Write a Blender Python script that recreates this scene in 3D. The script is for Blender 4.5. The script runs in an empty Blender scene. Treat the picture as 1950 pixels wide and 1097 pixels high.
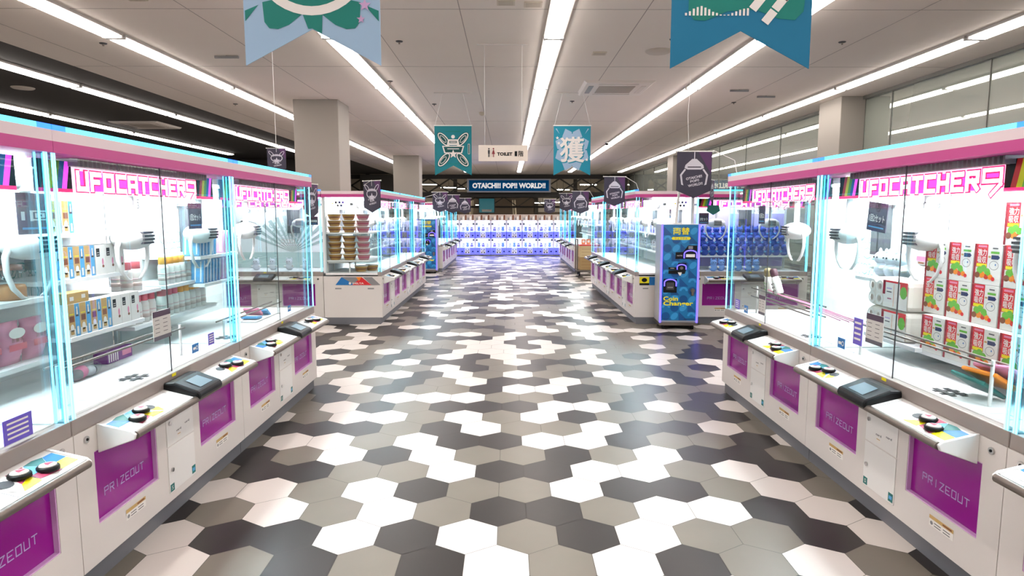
import bpy, math, random
from mathutils import Matrix, Vector
S = bpy.context.scene
COL = S.collection
R = math.radians
random.seed(7)

# ------------------------------------------------------------------ camera, world, exposure
FPX = 1230.0
cd = bpy.data.cameras.new('camera'); cam = bpy.data.objects.new('camera', cd); COL.objects.link(cam)
cd.sensor_width = 36; cd.lens = 36 * FPX / 1950; cd.clip_start = .05; cd.clip_end = 200
cam.location = (0, 0, 1.6)
cam.rotation_euler = (R(90 - 6.5625), 0, R(-.3239))
S.camera = cam
S.view_settings.view_transform = 'Standard'; S.view_settings.look = 'None'
S.view_settings.gamma = 1; S.view_settings.use_curve_mapping = False
S.view_settings.exposure = 0.0
w = bpy.data.worlds.new('world'); S.world = w; w.use_nodes = True
w.node_tree.nodes['Background'].inputs[0].default_value = (.8, .85, 1, 1)
w.node_tree.nodes['Background'].inputs[1].default_value = .05
S.cycles.transparent_max_bounces = 48
S.cycles.max_bounces = 7; S.cycles.diffuse_bounces = 3; S.cycles.glossy_bounces = 4
S.cycles.caustics_reflective = False; S.cycles.caustics_refractive = False
S.cycles.sample_clamp_indirect = 4
TUBE = 15.5       # ceiling strip lamps
CASE = 36.0       # lamp panels inside the game machines
LED = 2.6        # cyan posts
CEIL = 3.44

# ------------------------------------------------------------------ materials
def lin(h):
    c = [int(h[i:i + 2], 16) / 255 for i in (0, 2, 4)]
    return tuple(x / 12.92 if x <= .04045 else ((x + .055) / 1.055) ** 2.4 for x in c)
MATS = {}
def mat(name, hexc, rough=.5, metal=0, emit=0, spec=.5, noise=0, scale=8, ecol=None):
    if name in MATS: return MATS[name]
    m = bpy.data.materials.new(name); m.use_nodes = True
    nt = m.node_tree; b = nt.nodes['Principled BSDF']; c = lin(hexc) + (1,)
    b.inputs['Base Color'].default_value = c
    b.inputs['Roughness'].default_value = rough; b.inputs['Metallic'].default_value = metal
    b.inputs['Specular IOR Level'].default_value = spec
    if emit:
        b.inputs['Emission Color'].default_value = (lin(ecol) + (1,)) if ecol else c
        b.inputs['Emission Strength'].default_value = emit
    if noise:
        tc = nt.nodes.new('ShaderNodeTexCoord'); n = nt.nodes.new('ShaderNodeTexNoise'); n.inputs['Scale'].default_value = scale
        n.inputs['Detail'].default_value = 4
        mx = nt.nodes.new('ShaderNodeMix'); mx.data_type = 'RGBA'
        mx.inputs[6].default_value = c; mx.inputs[7].default_value = tuple(x * (1 - noise) for x in c[:3]) + (1,)
        nt.links.new(tc.outputs['Object'], n.inputs['Vector'])
        nt.links.new(n.outputs['Fac'], mx.inputs[0]); nt.links.new(mx.outputs[2], b.inputs['Base Color'])
    MATS[name] = m; return m
def glassmat(name, tint='ffffff', refl=1.0, ior=1.45, rough=0.0):
    m = bpy.data.materials.new(name); m.use_nodes = True; nt = m.node_tree
    nt.nodes.remove(nt.nodes['Principled BSDF']); out = nt.nodes['Material Output']
    t = nt.nodes.new('ShaderNodeBsdfTransparent'); t.inputs[0].default_value = lin(tint) + (1,)
    g = nt.nodes.new('ShaderNodeBsdfGlossy'); g.inputs['Roughness'].default_value = rough
    f = nt.nodes.new('ShaderNodeLayerWeight'); p = nt.nodes.new('ShaderNodeMath'); p.operation = 'POWER'; p.inputs[1].default_value = 5
    k = nt.nodes.new('ShaderNodeMath'); k.operation = 'MULTIPLY_ADD'; k.inputs[1].default_value = refl; k.inputs[2].default_value = .03
    mx = nt.nodes.new('ShaderNodeMixShader'); nt.links.new(f.outputs['Facing'], p.inputs[0])
    nt.links.new(p.outputs[0], k.inputs[0]); nt.links.new(k.outputs[0], mx.inputs[0])
    nt.links.new(t.outputs[0], mx.inputs[1]); nt.links.new(g.outputs[0], mx.inputs[2]); nt.links.new(mx.outputs[0], out.inputs[0])
    MATS[name] = m; return m

GLASS = glassmat('clear_glass', 'f8fcfc', .35)
CLEAR = glassmat('clear_acrylic_post', 'd4f4fc', .5)
ACRYL = glassmat('thin_acrylic', 'ffd8ff', .8)
WHITE = mat('white_enamel', 'e6e0db', .3); WHITE2 = mat('white_plastic', 'f4f3f0', .35)
PLAIN = mat('white_board', 'fafafa', .6)
KICK = mat('grey_kick', '6e6f75', .5); PINK = mat('pink_stripe', 'c63f8c', .4)
PURP = mat('purple_acrylic', '92128a', .15, spec=.3); PRIM = mat('pink_rim', 'e3b6e6', .25)
STEEL = mat('brushed_steel', '7d746d', .4, .9); CHROME = mat('chrome', 'cccccc', .12, 1)
SILL = mat('sill_grey', 'a49a94', .4, .3)
BLACK = mat('black_plastic', '0b0c0e', .4, spec=.25); DARK = mat('dark_grey', '3a3a3e', .5); GREY = mat('mid_grey', '8a8a8c', .5)
SCREEN = mat('reader_screen', '5d717c', .45, emit=.1)
RED = mat('print_red', 'd8222b', .4); BLUE = mat('print_blue', '1f73b8', .4); LBLUE = mat('print_light_blue', '5aa9dc', .4)
YEL = mat('print_yellow', 'f6e80c', .4); GOLD = mat('print_gold', 'c9a566', .4); ROSE = mat('print_rose', 'b64a68', .4)
GREEN = mat('print_green', '69b53a', .4); TEAL = mat('print_teal', '0d6f6a', .4); NAVY = mat('print_navy', '1d2a5a', .4)
ORANGE = mat('print_orange', 'ef8b1f', .4); BROWN = mat('print_brown', '7a4526', .5); LILAC = mat('print_lilac', 'b9a0d8', .4)
PRINTW = mat('print_white', 'f7f4ee', .45); PPINK = mat('print_pink', 'ea8fb0', .4)
TXT = mat('text_grey', '55555a', .5); VIOLET = mat('print_violet', '6c5ac8', .4)
CYAN = mat('led_cyan', '7fe6ff', .4, emit=LED, ecol='86e6ff'); CYANB = mat('led_blue', '2f6bff', .4, emit=LED, ecol='1e6cff')
LAMPW = mat('lamp_white', 'ffffff', .5, emit=CASE, ecol='f6fbff')
TUBEM = mat('tube_white', 'ffffff', .5, emit=TUBE, ecol='fff4ec')
LOGOW = mat('logo_white', 'ffffff', .4, emit=2.2, ecol='fff0ff'); LOGOP = mat('logo_pink', 'ff2f78', .4, emit=.9, ecol='ff2070')
LOGOM = mat('logo_magenta', 'e83ce0', .4, emit=1.0, ecol='ee50ea')
UV = mat('led_violet', '6a5cff', .4, emit=3.2, ecol='5a4cff')

# ------------------------------------------------------------------ mesh builder
GLYPH = {'U': [[(0, 6), (0, 0), (4, 0), (4, 6)]], 'F': [[(0, 0), (0, 6), (4, 6)], [(0, 3), (3, 3)]], 'O': [[(0, 0), (0, 6), (4, 6), (4, 0), (0, 0)]], 'C': [[(4, 6), (0, 6), (0, 0), (4, 0)]],
         'A': [[(0, 0), (0, 6), (4, 6), (4, 0)], [(0, 2.5), (4, 2.5)]], 'T': [[(0, 6), (4, 6)], [(2, 6), (2, 0)]], 'H': [[(0, 0), (0, 6)], [(4, 0), (4, 6)], [(0, 3), (4, 3)]], 'E': [[(4, 6), (0, 6), (0, 0), (4, 0)], [(0, 3), (3, 3)]],
         'R': [[(0, 0), (0, 6), (4, 6), (4, 3), (0, 3)], [(2, 3), (4, 0)]], 'P': [[(0, 0), (0, 6), (4, 6), (4, 3), (0, 3)]], 'I': [[(2, 0), (2, 6)]], 'Z': [[(0, 6), (4, 6), (0, 0), (4, 0)]],
         '9': [[(4, 2.6), (0, 2.6), (0, 6), (4, 6), (4, 1.6), (2, -1.5)]]}
TEXTS = {}
def text_mesh(s, bold):
    k = (s, bold)
    if k not in TEXTS:
        c = bpy.data.curves.new('t', 'FONT'); c.body = s; c.align_x = 'CENTER'; c.align_y = 'CENTER'; c.offset = bold; c.resolution_u = 2
        o = bpy.data.objects.new('t', c); COL.objects.link(o)
        dg = bpy.context.evaluated_depsgraph_get(); me = bpy.data.meshes.new_from_object(o.evaluated_get(dg))
        vs = [v.co.copy() for v in me.vertices]; fs = [tuple(p.vertices) for p in me.polygons]
        if vs:
            x0 = min(v.x for v in vs); x1 = max(v.x for v in vs); y0 = min(v.y for v in vs); y1 = max(v.y for v in vs)
        else: x0 = y0 = 0; x1 = y1 = 1
        TEXTS[k] = (vs, fs, x0, x1, y0, y1)
        bpy.data.objects.remove(o); bpy.data.curves.remove(c); bpy.data.meshes.remove(me)
    return TEXTS[k]
class MB:
    def __init__(s, M=None): s.v = []; s.f = []; s.fm = []; s.sm = []; s.mats = []; s.M = M
    def mi(s, m):
        if m not in s.mats: s.mats.append(m)
        return s.mats.index(m)
    def add(s, vs, fs, m, smooth=False):
        b = len(s.v); i = s.mi(m)
        for v in vs:
            v = Vector(v); s.v.append(s.M @ v if s.M else v)
        for f in fs: s.f.append([b + k for k in f]); s.fm.append(i); s.sm.append(smooth)
        return s
    def box(s, x0, x1, y0, y1, z0, z1, m):
        return s.add([(x0, y0, z0), (x1, y0, z0), (x1, y1, z0), (x0, y1, z0), (x0, y0, z1), (x1, y0, z1), (x1, y1, z1), (x0, y1, z1)],
              [(3, 2, 1, 0), (4, 5, 6, 7), (0, 1, 5, 4), (1, 2, 6, 5), (2, 3, 7, 6), (3, 0, 4, 7)], m)
    def prism(s, pts, a, b, m, axis='y'):     # polygon in the plane normal to axis, extruded from a to b
        n = len(pts); f = {'y': lambda p, t: (p[0], t, p[1]), 'x': lambda p, t: (t, p[0], p[1]), 'z': lambda p, t: (p[0], p[1], t)}[axis]
        return s.add([f(p, a) for p in pts] + [f(p, b) for p in pts],
              [tuple(range(n)), tuple(range(2 * n - 1, n - 1, -1))] + [(i, n + i, n + (i + 1) % n, (i + 1) % n) for i in range(n)], m)
    def poly(s, pts, y, m): return s.add([(p[0], y, p[1]) for p in pts], [tuple(range(len(pts)))], m)
    def rect(s, x0, x1, z0, z1, y, m): return s.poly([(x0, z0), (x1, z0), (x1, z1), (x0, z1)], y, m)
    def disc(s, cx, cz, rx, rz, y, m, n=20, rot=0):
        c, q = math.cos(rot), math.sin(rot)
        P = [(rx * math.cos(t), rz * math.sin(t)) for t in (2 * math.pi * i / n for i in range(n))]
        return s.poly([(cx + a * c - b * q, cz + a * q + b * c) for a, b in P], y, m)
    def ring(s, cx, cz, rx, rz, w, y, m, n=24, rot=0, a0=0, a1=2 * math.pi):
        c, q = math.cos(rot), math.sin(rot); V = []
        for i in range(n + 1):
            t = a0 + (a1 - a0) * i / n
            for k in (0, w):
                a, b = (rx - k) * math.cos(t), (rz - k) * math.sin(t); V.append((cx + a * c - b * q, y, cz + a * q + b * c))
        return s.add(V, [(2 * i, 2 * i + 1, 2 * i + 3, 2 * i + 2) for i in range(n)], m)
    def star(s, cx, cz, r, y, m, n=5, k=.42, rot=0):
        V = [(cx, y, cz)] + [(cx + (r if i % 2 == 0 else r * k) * math.sin(rot + math.pi * i / n), y, cz + (r if i % 2 == 0 else r * k) * math.cos(rot + math.pi * i / n)) for i in range(2 * n)]
        return s.add(V, [(0, 1 + i, 1 + (i + 1) % (2 * n)) for i in range(2 * n)], m)
    def text(s, t, cx, cz, w, h, y, m, bold=0, rot=0):
        if bold and ord(t[0]) > 0x2e80:      # thicken complex characters by overprinting shifted copies
            for i in range(8): s.text(t, cx + bold * h * math.cos(i * .7854), cz + bold * h * math.sin(i * .7854), w, h, y + i * 1e-5, m, 0, rot)
            return s
        vs, fs, x0, x1, y0, y1 = text_mesh(t, bold); kx = w / max(1e-6, x1 - x0); kz = h / max(1e-6, y1 - y0); c, q = math.cos(rot), math.sin(rot); V = []
        for v in vs:
            a = (v.x - (x0 + x1) / 2) * kx; b = (v.y - (y0 + y1) / 2) * kz; V.append((cx + a * c - b * q, y, cz + a * q + b * c))
        return s.add(V, fs, m)
    def strokes(s, t, cx, cz, w, h, th, y, m, gap=.28):     # squared lettering drawn with straight strokes
        cw = w / (len(t) + gap * (len(t) - 1)); x0 = cx - w / 2; z0 = cz - h / 2
        for i, ch in enumerate(t):
            for L in GLYPH.get(ch, ()):
                P = [(x0 + i * cw * (1 + gap) + th / 2 + p[0] / 4 * (cw - th), z0 + th / 2 + p[1] / 6 * (h - th)) for p in L]
                for a, b in zip(P, P[1:]):
                    d = math.hypot(b[0] - a[0], b[1] - a[1]); ux, uz = (b[0] - a[0]) / d * th / 2, (b[1] - a[1]) / d * th / 2
                    s.poly([(a[0] - ux + uz, a[1] - uz - ux), (b[0] + ux + uz, b[1] + uz - ux), (b[0] + ux - uz, b[1] + uz + ux), (a[0] - ux - uz, a[1] - uz + ux)], y, m)
        return s
    def cyl(s, p0, p1, r, m, n=12, r2=None):
        p0 = Vector(p0); p1 = Vector(p1); d = (p1 - p0).normalized(); r2 = r if r2 is None else r2
        u = d.orthogonal().normalized(); w_ = d.cross(u); V = []
        for p, rr in ((p0, r), (p1, r2)):
            V += [p + (u * math.cos(2 * math.pi * i / n) + w_ * math.sin(2 * math.pi * i / n)) * rr for i in range(n)]
        s.add(V, [(i, (i + 1) % n, n + (i + 1) % n, n + i) for i in range(n)], m, True)
        return s.add(V, [tuple(range(n - 1, -1, -1)), tuple(range(n, 2 * n))], m)
    def tube(s, P, r, m, n=8):
        P = [Vector(p) for p in P]; V = []; rr = r if isinstance(r, (list, tuple)) else [r] * len(P); u = None
        for i, p in enumerate(P):
            d = (P[min(i + 1, len(P) - 1)] - P[max(i - 1, 0)]).normalized()
            u = d.orthogonal().normalized() if u is None else (u - d * u.dot(d)).normalized()
            w_ = d.cross(u); V += [p + (u * math.cos(2 * math.pi * k / n) + w_ * math.sin(2 * math.pi * k / n)) * rr[i] for k in range(n)]
        F = [(i * n + k, i * n + (k + 1) % n, (i + 1) * n + (k + 1) % n, (i + 1) * n + k) for i in range(len(P) - 1) for k in range(n)]
        s.add(V, F, m, True); L = (len(P) - 1) * n
        return s.add(V[:n] + V[L:], [tuple(range(n - 1, -1, -1)), tuple(range(n, 2 * n))], m)
    def lathe(s, prof, c, m, n=16, sx=1, sy=1):
        V = [(c[0] + r * sx * math.cos(2 * math.pi * k / n), c[1] + r * sy * math.sin(2 * math.pi * k / n), c[2] + z) for r, z in prof for k in range(n)]
        F = [(i * n + k, i * n + (k + 1) % n, (i + 1) * n + (k + 1) % n, (i + 1) * n + k) for i in range(len(prof) - 1) for k in range(n)]
        if prof[0][0] > 0: F.append(tuple(range(n - 1, -1, -1)))
        if prof[-1][0] > 0: F.append(tuple((len(prof) - 1) * n + k for k in range(n)))
        return s.add(V, F, m, True)
    def ell(s, c, rx, ry, rz, m, n=16, k=9):
        P = [(max(1e-4, math.sin(math.pi * i / k)), -math.cos(math.pi * i / k) * rz) for i in range(k + 1)]
        return s.lathe(P, c, m, n, rx, ry)
    def build(s, name, parent=None, bevel=0, loc=None, rotz=0):
        me = bpy.data.meshes.new(name); me.from_pydata(s.v, [], s.f); me.update()
        for m in s.mats: me.materials.append(m)
        me.polygons.foreach_set('material_index', s.fm); me.polygons.foreach_set('use_smooth', s.sm)
        o = bpy.data.objects.new(name, me); COL.objects.link(o)
        if parent: o.parent = parent
        if loc: o.location = loc
        if rotz: o.rotation_euler.z = rotz
        if bevel:
            b = o.modifiers.new('bevel', 'BEVEL'); b.width = bevel; b.segments = 2; b.limit_method = 'ANGLE'; b.angle_limit = R(40)
        return o
def tag(o, label, cat, group=None):
    o['label'] = label; o['category'] = cat
    if group: o['group'] = group
    return o
def thing(name, label, cat, loc=(0, 0, 0), rotz=0, group=None):
    o = bpy.data.objects.new(name, None); COL.objects.link(o); o.empty_display_size = .1
    o.location = loc; o.rotation_euler.z = rotz
    return tag(o, label, cat, group)
def struct(o): o['kind'] = 'structure'; return o
KIDS = {}
def kids(o):         # parts and sub-parts of a thing, looked up once
    if o.name not in KIDS: KIDS[o.name] = [(c, list(c.children)) for c in o.children]
    return KIDS[o.name]
def dup(root, label, loc, rotz=0, group=None, tilt=None):
    r = root.copy(); COL.objects.link(r); r.location = loc; r.rotation_euler = tilt or (0, 0, rotz); r['label'] = label
    if group: r['group'] = group
    for ch, sub in kids(root):
        c = ch.copy(); COL.objects.link(c); c.parent = r
        for g in sub:
            d = g.copy(); COL.objects.link(d); d.parent = c
    return r
PROTO = {}
def put(kind, label, loc, rotz=0, group=None, tilt=None):     # first call builds, later calls copy
    if kind not in PROTO:
        o = MAKE[kind](); PROTO[kind] = o; o.location = loc; o.rotation_euler = tilt or (0, 0, rotz); o['label'] = label
        if group: o['group'] = group
        return o
    return dup(PROTO[kind], label, loc, rotz, group, tilt)
ORD = 'first second third fourth fifth sixth seventh eighth ninth tenth eleventh twelfth'.split()

# ------------------------------------------------------------------ setting: floor of hexagon tiles
def tile_mat(name, hexc, n):
    return mat(name, hexc, .34, noise=n, scale=3.2, spec=.32)
TW = tile_mat('tile_white', 'e4dcd5', .06); TG = tile_mat('tile_grey', '7f786d', .2); TD = tile_mat('tile_dark', '322e2c', .3)
GROUT = mat('grout', '4a4744', .7)
ROWS = {-1: 'GWGDGDWGWDGWGD', 0: 'WDDWDWGDWGGDW', 1: 'DGWGWGDDGWWDWD', 2: 'WWGWDGGWDDGWG', 3: 'GDDGGWDDWWGWDG', 4: 'DGWDWGGDGWDDG',
        5: 'GWWGWDDWWDGGDW', 6: 'DDDGDWGGWDDWG', 7: 'WGWWGWGWDGGGD', 8: 'GWDGDDDWWDWDW', 9: 'GDGWWWGGDGDGDD', 10: 'DWDGGDWWDGDGG',
        11: 'GWGDGWDDWGWWDW', 12: 'GWWDWGWGDWGDG', 13: 'WDGGWDGDGGDDGD', 14: 'GDWDDGWDDWGWGW', 15: 'WGDGWDWGGWGDWD', -2: 'GDWGDWGDGWDWGD'}
fl = MB(); fl.box(-12.5, 6.2, -4.2, 46, -.06, -.002, GROUT)
TM = {'W': TW, 'G': TG, 'D': TD}; rng = random.Random(3); PX, PY, SY = .3, .2717, .182
for n in range(-27, 158):
    y = 3.07 + PY * n; x0 = .094 if n % 2 == 0 else -.056
    for k in range(-42, 21):
        x = x0 + PX * k; c = None
        if not (-12.4 < x < 6.1): continue
        if n in ROWS and 0 <= k + 6 < len(ROWS[n]): c = ROWS[n][k + 6]
        c = c or rng.choice('WWWGGGDDD'); a = PX / 2 - .0012; b = SY / 2 - .0007; t = PY - SY / 2 - .0014
        fl.add([(x, y - t, 0), (x + a, y - b, 0), (x + a, y + b, 0), (x, y + t, 0), (x - a, y + b, 0), (x - a, y - b, 0)], [(0, 1, 2, 3, 4, 5)], TM[c])
struct(fl.build('floor'))

# ceiling, walls
CW = mat('ceiling_white', 'e2d9d0', .8, noise=.05, scale=2); CB = mat('ceiling_black', '2b2826', .7); JOINT = mat('ceiling_joint', '9a928c', .8)
XR_WALL = 5.62; XDARK = -5.45; YEND = 31.0
c = MB(); c.box(XDARK + .001, XR_WALL + .3, -4.2, YEND, CEIL, CEIL + .12, CW)
for x in (-4.95, -2.9, -1.32, -.44, 1.26, 3.75): c.box(x - .004, x + .004, -4, YEND, CEIL - .0015, CEIL + .01, JOINT)
for y in (4.3, 6.1, 8.4, 13.2, 17.8, 22.6): c.box(XDARK, XR_WALL, y - .004, y + .004, CEIL - .0015, CEIL + .01, JOINT)
struct(c.build('ceiling'))
struct(MB().box(-12.4, XDARK, -4.2, YEND, CEIL + .02, CEIL + .14, CB).build('ceiling'))
struct(MB().box(-12.4, 6.2, YEND, 46, 4.6, 4.7, mat('hall_ceiling', '8a847c', .8)).build('ceiling'))
WD = mat('wall_dark', '33302e', .7); WG = mat('wall_grey', 'a8a29b', .7); WBR = mat('wall_brown', '5c5046', .7, noise=.3, scale=1.5)
struct(MB().box(-12.5, -12.3, -4.2, 46, 0, 4.7, WD).build('wall_left'))
struct(MB().box(-12.5, 6.2, -4.3, -4.1, 0, 4.7, WG).build('wall_rear'))
bw = MB(); bw.box(-12.5, 6.2, 42, 42.2, 0, 4.7, WBR)
for x in (-9, -6.2, -3.4, 1.8, 4.3): bw.box(x - .12, x + .12, 41.9, 42, 0, 4.2, WD)
bw.box(-12, 6, 41.96, 42, 2.7, 4.6, mat('hall_upper_lit', 'a39a8e', .8, noise=.3, scale=.8))  # paler upper band: brightness of the lit hall put into the wall colour
for x, w_, z0, z1 in ((-5, .9, 1.9, 3.0), (3.0, 1.1, 1.7, 2.9), (-7.6, 1.2, 2.0, 2.8)): bw.box(x - w_, x + w_, 41.93, 42, z0, z1, WG)
struct(bw.build('wall_back'))
struct(MB().box(-12.4, XDARK + .02, 22.5, 22.6, 0, CEIL, WD).build('wall_dark_return'))
# right wall of reflective glass with slim mullions
MIRR = bpy.data.materials.new('night_glass'); MIRR.use_nodes = True
b = MIRR.node_tree.nodes['Principled BSDF']; b.inputs['Base Color'].default_value = lin('cfd8cf') + (1,); b.inputs['Metallic'].default_value = .72; b.inputs['Roughness'].default_value = .015
struct(MB().box(XR_WALL + .02, XR_WALL + .06, -4.1, 42, 0, CEIL, MIRR).build('window_1'))
struct(MB().box(XR_WALL + .06, XR_WALL + .2, -4.1, 42, 0, 4.6, WG).build('wall_right'))
FRAME = mat('window_frame_grey', '6d6d68', .5, .3)
wf = MB(); wf.box(XR_WALL - .03, XR_WALL + .02, -4, YEND, CEIL - .05, CEIL, FRAME); wf.box(XR_WALL - .02, XR_WALL + .02, -4, YEND, 0, .12, FRAME)
for i in range(18): wf.box(XR_WALL + .008, XR_WALL + .02, -2 + i * 1.95 - .006, -2 + i * 1.95 + .006, .12, CEIL - .05, FRAME)
struct(wf.build('trim_1'))
# pillars
PIL = mat('pillar_paint', '9c978f', .75)
def pillar(n, x0, x1, y0, y1): struct(MB().box(x0, x1, y0, y1, 0, CEIL, PIL).build('pillar_%d' % n, bevel=.01))
pillar(1, -3.49, -2.76, 10.75, 11.47); pillar(2, -3.67, -2.84, 20.9, 21.6); pillar(3, 5.25, 5.64, 10.42, 11.15); pillar(4, 5.25, 5.64, 20.9, 21.6)

# ------------------------------------------------------------------ crane game machine
W, DP = 1.65, .84
X3 = lambda x: Matrix.Translation((x, 0, 0))
def decal(mb, flip):
    # coloured print on the button end of the shelf, drawn flat in shelf coordinates (u along x, v from front 0 to back .135)
    def P(u, v):
        u = .155 + (u - .075) * 1.2; x = u if not flip else 1.65 - u
        return (x, -.148 + v, .6642 + v * .2533)
    def q(pts, m):
        V = [P(*p) for p in pts]
        if flip: V = V[::-1]
        mb.add(V, [tuple(range(len(V)))], m)
    q([(.085, .065), (.16, .065), (.125, .12), (.085, .12)], BLUE); q([(.085, .02), (.16, .02), (.16, .063), (.085, .063)], YEL if flip else PRINTW)
    q([(.125, .121), (.162, .066), (.2, .125), (.16, .13)], TEAL); q([(.163, .064), (.24, .064), (.2, .124)], LBLUE)
    q([(.163, .015), (.24, .03), (.24, .062), (.163, .062)], ROSE); q([(.243, .07), (.29, .05), (.27, .125), (.205, .125)], ROSE if flip else LBLUE)
    q([(.243, .02), (.32, .015), (.292, .048), (.243, .066)], YEL); q([(.3, .055), (.33, .02), (.345, .06), (.3, .12)], YEL if not flip else PRINTW)
    for u, v in ((.315, .085),):
        c_ = P(u, v); V = []
        for i in range(14): V.append(P(u + .026 * math.cos(2 * math.pi * i / 14), v + .024 * math.sin(2 * math.pi * i / 14)))
        V = [(a, b_, z + .001) for a, b_, z in V]
        mb.add(V if not flip else V[::-1], [tuple(range(14))], DARK)
def make_machine(detail=True):
    t = thing('crane_game_machine', '', 'crane game')
    b = MB(); b.box(0.002, W - .002, 0, DP, .10, .265, WHITE).box(0.002, W - .002, 0, DP, .59, .70, WHITE).box(0.002, W - .002, .12, DP, .265, .59, WHITE)
    for x0, x1 in ((0.002, .12), (.60, 1.05), (1.53, W - .002)): b.box(x0, x1, 0, .12, .265, .59, WHITE)
    b.build('cabinet', t)
    MB().box(0.002, W - .002, .03, DP - .02, 0, .10, KICK).build('kick_plate', t)
    for x0 in (.12, 1.05):
        f = MB().box(x0 + .004, x0 + .476, .024, .04, .27, .585, PURP).build('prize_flap', t)
        r_ = MB()
        for a in ((x0, x0 + .48, .003, .024, .265, .270), (x0, x0 + .48, .003, .024, .585, .59), (x0, x0 + .005, .003, .024, .27, .585), (x0 + .475, x0 + .48, .003, .024, .27, .585)): r_.box(*a, PRIM)
        r_.build('flap_frame', f)
        if detail: MB().strokes('PRIZEOUT', x0 + .24, .375, .31, .038, .0045, .0235, LILAC).build('lettering', f)
        s_ = MB().rect(x0 + .19, x0 + .35, .185, .235, -.001, PRINTW).rect(x0 + .19, x0 + .35, .218, .235, -.0015, GOLD)
        for i in range(4): s_.rect(x0 + .225 + (i % 2) * .06, x0 + .27 + (i % 2) * .06, .192 + (i // 2) * .012, .196 + (i // 2) * .012, -.0016, TXT)
        s_.disc(x0 + .207, .2, .01, .009, -.0016, GREY, 10).rect(x0 + .28, x0 + .34, .223, .230, -.0018, BROWN)
        s_.build('caution_sticker', t)
    for z0, z1 in ((.145, .388), (.394, .575)):
        d = MB().box(.69, .97, -.004, 0, z0, z1, WHITE2).build('service_door', t, bevel=.0015)
        MB().cyl((.72, -.012, z0 + .12), (.72, -.003, z0 + .12), .011, CHROME).build('lock', d)
        s_ = MB()
        if z0 < .2:
            s_.rect(.695, .735, .15, .19, -.0045, TEAL).rect(.925, .965, .155, .2, -.0045, TEAL).text('S', .715, .17, .015, .02, -.005, PRINTW).rect(.932, .958, .168, .186, -.005, LBLUE)
        else:
            s_.rect(.79, .83, .413, .437, -.0045, PRINTW).rect(.795, .825, .43, .434, -.005, GOLD)
            for x, z in ((.81, .455), (.9, .47)): s_.text('card', x, z, .05, .012, -.0045, TXT, .02)
        s_.build('sticker', d)
    sh = MB().prism([(0, .70), (-.15, .662), (-.152, .645), (0, .66)], .16, 1.49, WHITE2, 'x')
    sh = sh.build('control_shelf', t)
    for x0, x1 in ((.145, .16), (1.49, 1.505)):
        MB().prism([(0, .706), (-.15, .67), (-.168, .655), (-.16, .632), (0, .575)], x0, x1, WHITE2, 'x').build('bracket', t, bevel=.004)
    MB().cyl((.16, -.158, .648), (1.49, -.158, .648), .0175, STEEL).build('hand_rail', t)
    for fl_ in (False, True):
        m = MB(); decal(m, fl_); m.build('button_print', sh)
        for u, v in ((.285, .05), (.375, .085)):
            x = u if not fl_ else W - u; y = -.148 + v; z = .6635 + v * .2533
            p = MB().lathe([(.037, 0), (.037, .012), (.034, .016), (.029, .016)], (x, y, z), BLACK, 18).lathe([(.029, .016), (.027, .021), (.012, .024), (.001, .024)], (x, y, z), PRINTW, 18)
            p.add([(x - .016, y - .012, z + .0245), (x + .016, y - .012, z + .0245), (x + .014, y - .002, z + .0245), (x, y + .016, z + .0245), (x - .014, y - .002, z + .0245)], [(0, 1, 2, 3, 4)], ROSE); p.build('push_button', t)
    m = MB()
    for x in (.52, .66, 1.0, 1.16):  # seams and little marks of the white cards on the shelf
        m.add([(x, -.145, .6642), (x + .003, -.145, .6642), (x + .003, -.01, .6984), (x, -.01, .6984)], [(0, 1, 2, 3)], GREY)
    m.build('card_seam', sh)
    cr = MB().prism([(.01, .70), (.005, .735), (-.05, .735), (-.175, .688), (-.185, .66), (-.17, .636), (-.10, .648), (0, .66)], .70, .97, BLACK, 'x').build('card_reader', t, bevel=.012)
    MB().add([(.765, -.155, .6985), (.905, -.155, .6985), (.898, -.075, .7285), (.772, -.075, .7285)], [(0, 1, 2, 3)], SCREEN).build('screen', cr)
    MB().prism([(-.17, .642), (-.12, .61), (0, .59), (0, .66)], .68, .99, WHITE2, 'x').build('reader_housing', t, bevel=.006)
    MB().box(.002, W - .002, .004, .06, .70, .765, SILL).build('sill', t, bevel=.004)
    for x in (.075, W - .075): MB().cyl((x, -.007, .66), (x, .001, .66), .015, CHROME).cyl((x, -.009, .66), (x, -.006, .66), .006, BLACK).build('lock', t)
    MB().box(.01, W - .01, .06, DP - .03, .72, .75, PLAIN).build('play_field', t)
    for x in (.012, W - .032):
        p = MB().box(x, x + .02, .006, .05, .765, 1.835, CLEAR).build('led_post', t)
        for a in ((x, .0035), (x + .013, .0035), (x + .006, .044)): MB().box(a[0], a[0] + .006, a[1], a[1] + .005, .765, 1.835, CYAN).build('led_strip', p)
    for x in (.012, W - .027):
        p = MB().box(x, x + .015, DP - .05, DP - .03, .75, 1.835, mat('rear_post', 'd8e4e8', .3)).build('rear_post', t)
    for x0, x1, y in ((.036, .84, .03), (.815, W - .036, .04)):
        g = MB().box(x0, x1, y, y + .005, .765, 1.833, GLASS).build('glass_door', t)
        if y == .03: MB().box(.836, .842, .027, .031, .765, 1.833, DARK).build('pane_edge', g)
    MB().box(.79, .83, .0025, .004, .745, .76, YEL).build('lock_sticker', t)
    for x in (.008, W - .012): MB().box(x, x + .004, .055, DP - .05, .75, 1.833, GLASS).build('side_glass', t)
    h = MB().box(.001, W - .001, -.012, DP, 1.835, 1.879, PINK).box(.001, W - .001, -.012, DP, 1.879, 1.922, mat('header_white', 'f3dfe4', .35)); h.build('header', t)
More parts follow.
